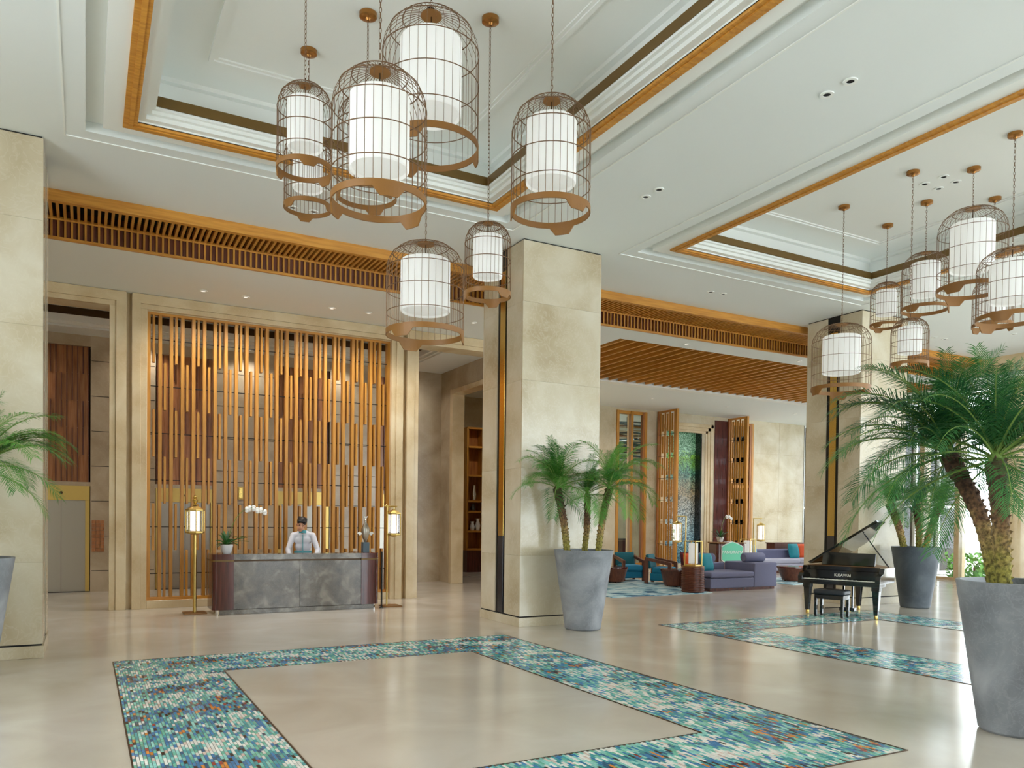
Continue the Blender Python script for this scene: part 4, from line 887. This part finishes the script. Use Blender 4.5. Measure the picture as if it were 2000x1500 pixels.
# ================================================================== BIRDCAGE PENDANTS
ZU = 6.5*K
def pendant(x, y, zr, dia, h, label, zceil=ZU, wires=36, grp='birdcage pendants under the left coffer'):
    t = thing('birdcage_pendant', label, 'pendant lamp', (x, y, zr), random.uniform(0, 6.28), grp)
    R_ = dia/2; hs = h*0.70; wr = 0.0026
    def prof(u):   # straight side then dome, u 0..1
        if u < 0.45: return R_, hs*u/0.45
        a = (u-0.45)/0.55*PI/2; return max(R_*0.16, R_*math.cos(a)**0.85 if a < PI/2-1e-6 else 0), hs+(h-hs)*math.sin(a)
    P = [prof(q) for q in (0.0, 0.45, 0.55, 0.65, 0.75, 0.84, 0.92, 1.0)]
    cg = MB()
    for i in range(wires):
        a = 2*PI*i/wires; cg.tube([(r*math.cos(a), r*math.sin(a), z) for r, z in P], wr, 4, cap=False)
    rings = [(R_, hs*0.30), (R_, hs*0.66), (R_, hs), prof(0.66), prof(0.80)]
    for r, z in rings: cg.ring([(r-0.0035, z-0.003), (r+0.0035, z-0.003), (r+0.0035, z+0.003), (r-0.0035, z+0.003)], 44)
    cg.build('cage', 'copper_wire', t)
    bh = 0.055*(dia/0.75)**0.5
    rb = MB(); rb.ring([(R_-0.006, -bh*0.5), (R_+0.006, -bh*0.5), (R_+0.006, bh*0.5), (R_-0.006, bh*0.5)], 48)
    ring_o = rb.build('base_ring', 'copper', t, 30)
    for q in range(3):
        a0 = 2*PI*q/3+0.5; tb = MB(); n = 6; pr = []
        aw = 0.34; 
        for i, f_ in enumerate((-1, -0.55, -0.27, 0, 0.27, 0.55, 1)):
            dz = -bh*0.5-(0.07*dia/0.75)*min(1, (1-abs(f_))/0.45) 
            for rr in (R_-0.006, R_+0.006):
                for zz in (dz, -bh*0.4): a = a0+f_*aw; tb.v.append((rr*math.cos(a), rr*math.sin(a), zz))
        for i in range(n):
            b0, b1 = i*4, i*4+4
            tb.f += [(b0, b1, b1+1, b0+1), (b0+2, b0+3, b1+3, b1+2), (b0, b0+2, b1+2, b1)]
        tb.build('ring_tab', 'copper', ring_o)
    rs_ = R_*0.64; nn = 48; sp_ = MB(); z0_, z1_ = h*0.24, h*0.80
    pr = [(0.0, z0_+0.02), (rs_*0.9, z0_+0.02), (rs_*0.97, z0_), (rs_, z0_+0.01)] + [(rs_, z0_+(z1_-z0_)*i/4) for i in range(1, 4)] + [(rs_, z1_-0.01), (rs_*0.97, z1_), (0, z1_)]
    sp_.lathe(pr, nn); sp_.build('shade', 'lamp_shade', t, 35)
    MB().lathe([(0, h-0.02), (R_*0.22, h-0.02), (R_*0.22, h-0.005), (0, h-0.005)], 24).build('top_disc', 'copper', t, 40)
    MB().tube([(0, 0, z1_), (0, 0, h+0.06)], 0.006, 6).build('stem', 'dark_bronze', t)
    ch = MB(); z = h+0.05; L = 0.05; i = 0; ztop = zceil-zr-0.05
    while z < ztop:
        c = Vector((0, 0, z+L/2)); pts = []
        for q in range(8):
            a = 2*PI*q/8; px, pz = 0.010*math.cos(a), 0.026*math.sin(a); pts.append((px, 0, c.z+pz) if i % 2 else (0, px, c.z+pz))
        ch.tube(pts, 0.0028, 4, closed=True); z += L*0.82; i += 1
    ch.build('chain', 'copper_wire', t)
    MB().lathe([(0, -0.075), (0.018, -0.075), (0.03, -0.055), (0.07, -0.05), (0.088, -0.04), (0.09, 0), (0, 0)], 24, c=(0, 0, zceil-zr)).build('canopy', 'canopy_copper', t, 40)
    return t
def pend_px(u, v, depth, dpx, toppx, label, grp='birdcage pendants under the left coffer', hfac=None):
    p = atd(u, v, depth); dia = dpx*depth/FPX; th = math.atan(abs(u-CX)/FPX); dia *= math.cos(th)**0.8
    q = atd(u, toppx, depth); pendant(p.x, p.y, p.z, dia, q.z-p.z, label, grp=grp)
LP = 'copper birdcage pendant, '
pend_px(595, 330, 7.2, 108, 167, LP+'small and long, hanging above the left end of the slat screen')
pend_px(601, 405, 8.63, 92, 262, LP+'small, hanging directly behind and below another small one')
pend_px(740, 394, 6.3, 185, 141, LP+'large, hung low in front of the cluster')
pend_px(716, 383, 7.99, 116, 190, LP+'medium, half hidden behind the large front one')
pend_px(840, 288, 7.5, 188, 32, LP+'largest, hung highest in its cluster')
pend_px(1075, 412, 7.2, 154, 197, LP+'large, hanging alone above the inlaid column')
pend_px(952, 576, 8.06, 90, 436, LP+'small, hung low against the inlaid column')
pend_px(830, 652, 8.6, 151, 476, LP+'wide, hung lowest above the right end of the slat screen')
G2 = 'birdcage pendants under the right coffer'
pend_px(1642, 760, 12.7, 116, 633, LP+'wide, hung lowest before the piano column', G2)
pend_px(1730, 636, 13.44, 62, 552, LP+'small, hung beside the piano column top', G2)
pend_px(1776, 712, 11.43, 74, 622, LP+'small, hung low beyond the piano column', G2)
pend_px(1806, 604, 12.46, 92, 494, LP+'medium, hung behind the largest of the far cluster', G2)
pend_px(1897, 566, 11.28, 137, 408, LP+'largest of the far cluster, hung high', G2)
pend_px(1938, 636, 12.3, 80, 545, LP+'medium, mostly hidden behind a large one of the far cluster', G2)
pend_px(1975, 622, 10.28, 140, 486, LP+'large, hung nearest the big two palm planter', G2)
# ================================================================== PALMS
def frond_mesh(name, elev, droop, L=1.0, pairs=54, seed=0, mat='palm_leaf', lw=0.0040, ll=0.27):
    r_ = random.Random(seed); N = 16; pts = []; p = Vector((0, 0, 0)); e = elev
    for i in range(N+1):
        pts.append(p.copy()); p = p + Vector((math.cos(e), 0, math.sin(e)))*(L/N); e -= droop/N*(0.5+1.1*i/N)
    mb = MB(); mb.tube(pts, [0.010*(1-0.85*i/N) for i in range(N+1)], 4); nr = len(mb.f)
    def at(u):
        x = u*N; i = min(int(x), N-1); return pts[i].lerp(pts[i+1], x-i), (pts[i+1]-pts[i]).normalized()
    for k_ in range(pairs):
        u = 0.10+0.89*k_/(pairs-1); c, d = at(u); up = Vector((0, 1, 0)).cross(d).normalized()*-1
        if up.z < 0 and abs(d.z) < 0.9: up = -up
        ln = ll*L*(0.35+0.65*math.sin(PI*min(1, 0.18+u*0.80)))*r_.uniform(0.85, 1.1)
        for s in (-1, 1):
            dirv = (Vector((0, s, 0))*0.80 + d*(0.50+0.3*u) + up*r_.uniform(0.0, 0.30)).normalized()
            q1 = c + dirv*ln*0.5; q2 = c + dirv*ln + Vector((0, 0, -ln*r_.uniform(0.12, 0.38)))
            wv = dirv.cross(up).normalized()*lw*L
            o = len(mb.v); mb.v += [tuple(c-wv*0.5), tuple(c+wv*0.5), tuple(q1+wv), tuple(q1-wv), tuple(q2)]
            mb.f += [(o, o+1, o+2, o+3), (o+3, o+2, o+4)]
    me = D.meshes.new(name); me.from_pydata(mb.v, [], mb.f); me.materials.append(MATS[mat]); me.materials.append(MATS['rachis'])
    me.polygons.foreach_set('material_index', [1 if i < nr else 0 for i in range(len(me.polygons))]); me.update(); return me
FR = {}
for mt in ('palm_leaf', 'palm_leaf_dark'):
    FR[mt] = [frond_mesh('frond', math.radians(e), math.radians(dr), 1.0, 54, i*7+len(mt), mt) for i, (e, dr) in enumerate(((84, 35), (68, 75), (55, 95), (40, 100), (24, 95), (6, 80), (-18, 60), (62, 110)))]
def palm(base, top, r0, r1, flen, nfr, label, seed, mat='palm_leaf', grp=None, bias=None, ymax=1e9):
    r_ = random.Random(seed); base, top = Vector(base), Vector(top); t = thing('pygmy_palm', label, 'palm', base, 0, grp)
    d = top-base; N = 34; path = []; rad = []
    side = Vector((d.y, -d.x, 0)); side = side.normalized()*0.03 if side.length > 0.01 else Vector((0.02, 0, 0))
    for i in range(N+1):
        u = i/N; path.append(d*u + Vector((d.x, d.y, 0))*(-0.18*math.sin(PI*u)) + side*math.sin(PI*u)); rad.append((r0+(r1-r0)*u)*(1.0+0.10*(i % 2))*(1 if u < 0.85 else 1.12))
    cut = int(N*0.52)
    tk = MB().tube(path, rad, 10)
    for i in range(N*3):     # old leaf bases, spiralling
        u = i/3/N; j = min(int(u*N), N-1); c = path[j].lerp(path[j+1], u*N-j); ang = i*2.4; rr = (r0+(r1-r0)*u)
        o_ = Vector((math.cos(ang), math.sin(ang), 0)); sd = Vector((-math.sin(ang), math.cos(ang), 0)); hh = r_.uniform(0.025, 0.05)
        o = len(tk.v); q = c+o_*rr*0.9; tk.v += [tuple(q-sd*rr*0.34), tuple(q+sd*rr*0.34), tuple(q+o_*rr*0.45+Vector((0, 0, hh))), tuple(q+Vector((0, 0, hh*1.3)))]; tk.f += [(o, o+1, o+2), (o, o+2, o+3), (o+1, o+3, o+2)]
    tk.build('trunk', 'palm_trunk', t, 50)
    crown = MB().lathe([(0, -0.08), (r1*0.9, -0.05), (r1*0.75, 0.03), (0.012, 0.12), (0, 0.14)], 10, c=tuple(path[-1])).build('crown_shaft', 'rachis', t, 50)
    for i in range(nfr):
        u = i/nfr; vi = [0, 0, 1, 1, 7, 2, 2, 3, 3, 4, 5, 6][min(11, int(u*12))]
        az = i*2.39996+r_.uniform(-0.25, 0.25); s = flen*r_.uniform(0.82, 1.12)*(0.75 if vi in (0,) else 1.0)
        if bias is not None and r_.random() < 0.35: az = bias + r_.uniform(-0.7, 0.7)
        if top.y + math.sin(az)*s*0.92 > ymax: az = -az
        f = link('frond', FR[mat][vi], t, loc=tuple(path[-1]+Vector((0, 0, 0.06*(1-u)))), rot=(r_.uniform(-0.12, 0.12), r_.uniform(-0.1, 0.1), az)); f.scale = (s, s, s)
    return t
def planter(loc, label, mat='pot_stone', r_top=0.48, r_bot=0.29, h=1.28):
    t = thing('stone_planter', label, 'planter', loc, 0, 'tall tapered grey planters')
    pr = [(0, 0), (r_bot-0.02, 0.0), (r_bot, 0.02)] + [(r_bot+(r_top-r_bot)*i/6, 0.02+(h-0.02)*i/6) for i in range(1, 7)] + [(r_top-0.035, h), (r_top-0.06, h-0.12), (0, h-0.12)]
    MB().lathe(pr, 48).build('pot', mat, t, 35); MB().lathe([(0, h-0.09), (r_top-0.055, h-0.09)], 32).build('soil', 'soil', t)
    return t
HP = 1.28
p1_ = atz(1138, 1228); planter((p1_.x, p1_.y, 0), 'grey stone planter with three palms in front of the inlaid marble column')
p2_ = atz(1787, 1186); planter((p2_.x, p2_.y, 0), 'dark grey planter with three palms to the right of the grand piano', 'pot_dark')
p3_ = atz(1986, 1428); planter((p3_.x, p3_.y, 0), 'large grey stone planter with two tall palms in the foreground')
p4_ = atd(-74, 1090, 8.3); planter((p4_.x, p4_.y, 0), 'grey planter at the left edge in front of the elevator side column')
def dep(p): return (Vector((p.x, p.y, H))-CAM).dot(AF)
def palm_px(pl, bu, tu, tv, ddep, bdep, r0, r1, flen, nfr, label, seed, mat='palm_leaf', grp=None, bias=None, ymax=CY0-0.02):
    d0 = dep(pl); b = atd(bu, 1075, d0+bdep); b.z = HP-0.10; t_ = atd(tu, tv, d0+ddep); palm(b, t_, r0, r1, flen, nfr, label, seed, mat, grp, bias, ymax)
G = 'palms in the column planter'
palm_px(p1_, 1108, 1088, 955, 0.0, 0.05, 0.050, 0.060, 1.02, 22, 'small palm leaning left in the planter before the marble column', 1, grp=G, bias=PI)
palm_px(p1_, 1141, 1147, 968, 0.25, 0.15, 0.042, 0.050, 0.82, 18, 'small upright palm in the middle of the planter before the marble column', 2, grp=G)
palm_px(p1_, 1168, 1190, 955, -0.1, -0.1, 0.046, 0.056, 1.0, 21, 'small palm leaning right in the planter before the marble column', 3, grp=G, bias=-0.3)
G = 'palms in the piano planter'
palm_px(p2_, 1766, 1738, 985, 0.0, 0.1, 0.058, 0.075, 0.95, 22, 'small palm leaning left over the grand piano', 4, grp=G, bias=PI)
palm_px(p2_, 1794, 1788, 985, 0.2, 0.15, 0.055, 0.065, 0.90, 20, 'small upright palm in the planter by the piano', 5, grp=G)
palm_px(p2_, 1806, 1838, 985, 0.1, 0.0, 0.055, 0.068, 0.90, 20, 'small palm leaning right in the planter by the piano', 6, grp=G)
G = 'palms in the foreground planter'
palm_px(p3_, 1945, 1852, 890, 0.45, 0.12, 0.056, 0.068, 1.15, 38, 'tall palm leaning left from the foreground planter', 8, 'palm_leaf_dark', G, PI*0.9)
palm_px(p3_, 1962, 1944, 900, 0.0, -0.02, 0.058, 0.070, 1.15, 38, 'tall upright palm in the foreground planter', 9, 'palm_leaf_dark', G)
palm_px(p4_, -60, -40, 915, -0.1, 0.0, 0.05, 0.06, 1.0, 30, 'palm with drooping fronds at the left edge, beside the column', 12, grp='palms in the left planter', bias=0.2)
palm_px(p4_, -90, -130, 880, 0.1, 0.0, 0.05, 0.06, 0.85, 22, 'palm leaning away at the left edge', 13, grp='palms in the left planter')

# ================================================================== GRAND PIANO
pl, pr_ = atz(1577, 1198), atz(1711, 1210.5); ax = (pr_-pl); S_ = ax.length; ax.normalize(); W = S_+0.24
mid = (pl+pr_)/2; rzp = math.atan2(ax.y, ax.x)
pn = thing('grand_piano', 'black lacquered grand piano with its lid propped open', 'piano', (mid.x, mid.y, 0), rzp)
h2 = W/2; TL = 1.62
def outline(off=0.0):
    P = [(-h2, 0.10), (-h2, TL*0.80)]
    for i in range(9): a = PI-PI*0.62*i/8; P.append((-h2+0.40+0.40*math.cos(a), TL*0.80+0.36*math.sin(a)))
    for i in range(1, 9):
        u = i/9; x0, y0_ = P[10][0], P[10][1]; s_ = u*u*(3-2*u); P.append((x0+(h2-x0)*(u**0.8), y0_+(0.62-y0_)*s_))
    P += [(h2, 0.58), (h2, 0.10)]
    return P
OUT = outline()
MB().prism(OUT, 0.66, 0.94).build('rim_case', 'black_lacquer', pn, 30)
MB().box(-h2, h2, -0.20, 0.12, 0.60, 0.665).build('keybed', 'black_lacquer', pn, bevel=0.008)
for s in (-1, 1):
    MB().prism([(-0.19, 0.665), (-0.19, 0.74), (-0.14, 0.80), (0.0, 0.84), (0.04, 0.935), (0.12, 0.94), (0.12, 0.665)], s*(h2-0.045)-0.045, s*(h2-0.045)+0.045, M=Matrix.Rotation(PI/2, 4, 'Y') @ Matrix.Rotation(PI/2, 4, 'Z')).build('cheek', 'black_lacquer', pn, bevel=0.006)
kw = (W-0.20)/52; wk = MB(); bk = MB()
for i in range(52):
    x = -h2+0.10+kw*i; wk.box(x+0.001, x+kw-0.001, -0.165, 0.0, 0.668, 0.700)
    if i % 7 in (0, 1, 3, 4, 5): bk.box(x+kw*0.72, x+kw*1.28, -0.09, 0.0, 0.69, 0.712)
wk.build('white_keys', 'ivory', pn)['kind'] = 'stuff'; bk.build('black_keys', 'black_lacquer', pn)['kind'] = 'stuff'
MB().box(-h2+0.09, h2-0.09, -0.185, -0.168, 0.655, 0.688).build('key_slip', 'black_lacquer', pn)
fb = MB().box(-h2+0.09, h2-0.09, 0.0, 0.03, 0.70, 0.86).build('fallboard', 'black_lacquer', pn)
text(pn, 'K.KAWAI', 0.075, 'fallboard_text', Matrix.Translation((0.02, -0.004, 0.775)) @ Matrix.Rotation(PI/2, 4, 'X'), ext=0.002)
MB().prism([(x*0.97, 0.14+(y-0.10)*0.95) for x, y in OUT], 0.90, 0.942).build('soundboard', 'copper', pn)
md = MB().box(-0.50, 0.50, -0.012, 0.012, 0, 0.25).build('music_desk', 'black_lacquer', pn, bevel=0.01); md.location = (0.0, 0.30, 0.945); md.rotation_euler = (-0.22, 0, 0)
LM = Matrix.Translation((-h2, 0, 0.955)) @ Matrix.Rotation(-math.radians(33), 4, 'Y') @ Matrix.Translation((h2, 0, 0))
MB().prism([(x, y) for x, y in OUT if y >= 0.0], 0.0, 0.022, M=LM @ Matrix.Translation((0, 0.26, 0)) @ Matrix.Scale(0.86, 4, Vector((0, 1, 0)))).build('lid', 'black_lacquer', pn, 30)
MB().box(-h2, h2, 0.32, 0.64, 0.024, 0.044, M=LM).build('front_lid_flap', 'black_lacquer', pn, bevel=0.004)
LA = math.radians(33); lt_ = Vector((-h2+1.12*math.cos(LA), 0.62, 0.955+1.12*math.sin(LA)-0.01)); MB().tube([(h2-0.08, 0.50, 0.94), tuple(lt_)], 0.012, 8).build('lid_prop', 'black_lacquer', pn)
def leg(x, y):
    MB().prism([(x-0.07, y-0.07), (x+0.07, y-0.07), (x+0.07, y+0.07), (x-0.07, y+0.07)], 0.52, 0.66).build('leg_block', 'black_lacquer', pn)
    mb = MB(); o = 0
    mb.v = [(x+sx*r, y+sy*r, z) for z, r in ((0.075, 0.036), (0.52, 0.062)) for sx, sy in ((-1, -1), (1, -1), (1, 1), (-1, 1))]; mb.f = [(3, 2, 1, 0), (4, 5, 6, 7), (0, 1, 5, 4), (1, 2, 6, 5), (2, 3, 7, 6), (3, 0, 4, 7)]
    mb.build('leg', 'black_lacquer', pn, bevel=0.006)
    MB().lathe([(0, 0.0), (0.028, 0.0), (0.034, 0.03), (0.028, 0.078), (0, 0.078)], 14, c=(x, y, 0)).build('caster', 'gold', pn, 40)
leg(-S_/2, 0.0); leg(S_/2, 0.0); leg(-0.22, TL*0.92)
ly = MB(); ly.box(-0.10, -0.07, 0.32, 0.36, 0.12, 0.62); ly.box(0.07, 0.10, 0.32, 0.36, 0.12, 0.62); ly.box(-0.14, 0.14, 0.28, 0.40, 0.08, 0.15); ly.build('pedal_lyre', 'black_lacquer', pn, bevel=0.005)
for i in (-1, 0, 1): MB().box(i*0.06-0.014, i*0.06+0.014, 0.18, 0.30, 0.07, 0.082).build('pedal', 'gold', pn, bevel=0.003)
MB().box(-h2+0.25, h2-0.25, 0.30, 0.9, 0.60, 0.66).build('underframe', 'black_lacquer', pn)
pb = atz(1624, 1205)
bn = thing('piano_bench', 'black padded piano bench with chromed legs pulled up to the keyboard', 'bench', (pb.x, pb.y, 0), rzp)
MB().box(-0.29, 0.29, -0.17, 0.17, 0.42, 0.52).build('cushion', 'black_leather', bn, 40, bevel=0.03); MB().box(-0.27, 0.27, -0.155, 0.155, 0.34, 0.42).build('apron', 'black_lacquer', bn, bevel=0.006)
for sx in (-1, 1):
    for sy in (-1, 1):
        MB().box(sx*0.245-0.024, sx*0.245+0.024, sy*0.135-0.024, sy*0.135+0.024, 0.03, 0.36).build('leg', 'black_lacquer', bn, bevel=0.005); MB().lathe([(0, 0), (0.02, 0), (0.026, 0.015), (0.02, 0.03), (0, 0.03)], 12, c=(sx*0.245, sy*0.135, 0)).build('foot', 'black_metal', bn, 40)
pc = atz(1700, 1163)
cbl = MB().tube([(mid.x+0.3, mid.y+0.75, 0.008), (mid.x+0.9, mid.y+1.1, 0.008), (mid.x+1.4, mid.y+1.05, 0.008), (mid.x+1.7, mid.y+1.25, 0.008)], 0.008, 6).build('power_cable', 'black_metal'); tag(cbl, 'thin black cable lying on the floor behind the piano', 'cable')

# ================================================================== FLOOR MOSAICS
from mathutils import noise as mnoise
PAL = {n: srgb(*c)[:3] for n, c in dict(white=(226, 224, 216), pink=(214, 190, 178), aqua=(140, 200, 190), teal=(70, 152, 156), blue=(58, 122, 170), deep=(44, 92, 124), green=(108, 180, 156), orange=(206, 132, 58), red=(150, 62, 54), black=(38, 36, 40)).items()}
def mosaic(x0, x1, y0, y1, band, label, seed):
    t = thing('mosaic_floor_border', label, 'mosaic border', (x0, y0, 0), group='mosaic borders in the stone floor')
    e = 0.012; mb = MB(); frame_boxes(mb, 0, x1-x0, 0, y1-y0, 0.0, 0.006, e); frame_boxes(mb, band, x1-x0-band, band, y1-y0-band, 0.0, 0.0062, -e); mb.build('metal_edge', 'dark_bronze', t)
    g = MB(); frame_boxes(g, band, x1-x0-band, band, y1-y0-band, 0.0, 0.003, band); g.build('grout_bed', 'mosaic_grout', t)
    V, F_, C_ = [], [], []; r_ = random.Random(seed); tw, tl = 0.0245, 0.082
    nx, ny = int((x1-x0)/tw), int((y1-y0)/tl)+1
    for i in range(nx):
        xa = i*tw; xb = xa+tw-0.003; off = (i % 2)*tl*0.5
        for j in range(-1, ny):
            ya = j*tl+off; yb = ya+tl-0.004; ya, yb = max(ya, 0), min(yb, y1-y0)
            if yb-ya < 0.01: continue
            xm, ym = (xa+xb)/2, (ya+yb)/2
            if band < xm < x1-x0-band and band < ym < y1-y0-band: continue
            n1 = mnoise.noise(Vector((xm*1.7+seed, ym*3.4, 0.3))); n2 = mnoise.noise(Vector((xm*4.2, ym*8.2+seed, 7.1))); v = 0.62*n1+0.42*n2+0.03+r_.uniform(-0.34, 0.34)
            q = r_.random()
            if v > 0.30: c = 'white' if q < 0.72 else ('pink' if q < 0.86 else 'aqua')
            elif v > 0.08: c = 'aqua' if q < 0.45 else ('green' if q < 0.65 else ('white' if q < 0.85 else 'teal'))
            elif v > -0.14: c = 'teal' if q < 0.4 else ('green' if q < 0.6 else ('blue' if q < 0.85 else 'aqua'))
            elif v > -0.34: c = 'blue' if q < 0.42 else ('deep' if q < 0.62 else ('teal' if q < 0.85 else 'black'))
            else: c = 'orange' if q < 0.22 else ('black' if q < 0.45 else ('red' if q < 0.56 else ('deep' if q < 0.75 else 'blue')))
            s_ = r_.uniform(0.85, 1.12); col = tuple(min(1, ch_*s_) for ch_ in PAL[c])+(1.0,)
            o = len(V); z = 0.005+r_.uniform(0, 0.0012); V += [(xa, ya, 0.002), (xb, ya, 0.002), (xb, yb, 0.002), (xa, yb, 0.002), (xa+0.0015, ya+0.002, z), (xb-0.0015, ya+0.002, z), (xb-0.0015, yb-0.002, z), (xa+0.0015, yb-0.002, z)]
            F_ += [(o+4, o+5, o+6, o+7), (o, o+1, o+5, o+4), (o+1, o+2, o+6, o+5), (o+2, o+3, o+7, o+6), (o+3, o, o+4, o+7)]; C_ += [col]*20
    me = D.meshes.new('tesserae'); me.from_pydata(V, [], F_); me.materials.append(MATS['mosaic_tile'])
    at_ = me.color_attributes.new('tile', 'FLOAT_COLOR', 'CORNER'); at_.data.foreach_set('color', [x for c in C_ for x in c]); me.update()
    o = link('tesserae', me, t); o['kind'] = 'stuff'
mosaic(0.28*K, 5.26*K, 3.59*K, 9.82*K, 1.02*K, 'blue and white mosaic border in the floor in front of the reception desk', 1)
mosaic(8.04*K, 13.05*K, 3.59*K, 9.78*K, 1.04*K, 'teal mosaic border in the floor under the grand piano', 5)

# ================================================================== DOWNLIGHTS
md_o = MB().ring([(0.04, -0.012), (0.072, -0.012), (0.072, 0.0), (0.04, 0.0)], 24).mesh('trim_ring', 'white_trim', 40); md_i = MB().lathe([(0, -0.004), (0.04, -0.004)], 20).mesh('lens', 'dark_slot')
DL = [('main ceiling between the coffers', ZC, [(1615, 184), (1661, 158), (1261, 384), (1287, 370)]), ('main ceiling before the piano column', ZC, [(1388, 570), (1412, 574), (1825, 659), (1845, 662), (1980, 652)]),
      ('main ceiling above the reception', ZC, [(572, 405), (612, 413)]), ('upper ceiling of the right coffer', ZU, [(1806, 359), (1833, 368), (1843, 345), (1867, 355)]), ('upper ceiling of the left coffer', ZU, [(841, 15)])]
for where, z, L in DL:
    for u, v in L:
        p = atz(u, v, z); t = thing('recessed_downlight', 'small round recessed downlight in the '+where, 'downlight', (p.x, p.y, z), 0, 'downlights in the '+where); link('trim_ring', md_o, t); link('lens', md_i, t)

# spot lamps in the low ceiling downlights, plus downlights added to brighten rooms behind
def downlight(x, y, z, energy, where, size=2.5):
    t = thing('recessed_downlight', 'small round recessed downlight in the '+where, 'downlight', (x, y, z), 0, 'downlights in the '+where); link('trim_ring', md_o, t); link('lens', md_l, t)
    ld = D.lights.new('downlight_lamp', 'SPOT'); ld.energy = energy*0.5; ld.color = (1, 0.95, 0.88); ld.spot_size = size; ld.spot_blend = 0.8; ld.shadow_soft_size = 0.06
    lo = D.objects.new('downlight_lamp', ld); COL.objects.link(lo); lo.parent = t; lo.location = (0, 0, -0.03)
md_l = MB().lathe([(0, -0.004), (0.04, -0.004)], 20).mesh('lens', 'downlight_glass')
for x in (-1.5, 1.2, 3.3, 5.4, 7.0):
    downlight(x*K, YT+0.3, ZLB, 130, 'lobby ceiling edge behind the slat screen, added fill light'); downlight(x*K, 18.65*K, ZLB, 110, 'lobby ceiling edge above the elevators, added fill light')  # mostly hidden fixtures, added to brighten the lobby
for u, v in ((397, 568), (480, 580), (648, 602), (720, 611), (925, 630)):
    p = atz(u, v, ZL); downlight(p.x, p.y, ZL, 260, 'low ceiling in front of the slat screen')
for x in (12.5, 15.7, 18.9, 22.1): downlight(x*K, 19.6*K, ZL, 380, 'lounge ceiling before the slatted door leaves, added fill light')  # downlights added to lift the light in the lounge
for x in (11.5, 15.0, 18.5): downlight(x*K, 13.2*K, ZL, 240, 'low ceiling at the lounge edge, added fill light')  # extra downlights added as fill along the lounge edge
downlight(10.6*K, 20.6*K, ZL, 160, 'ceiling of the room past the lobby, added fill light')  # unseen lamp added to light this room
for x in (16.2, 17.2, 21.8): downlight(x*K, 24.4*K, ZL, 250, 'ceiling beyond the timber windows, added fill light')  # unseen lamps added to brighten the view through the windows
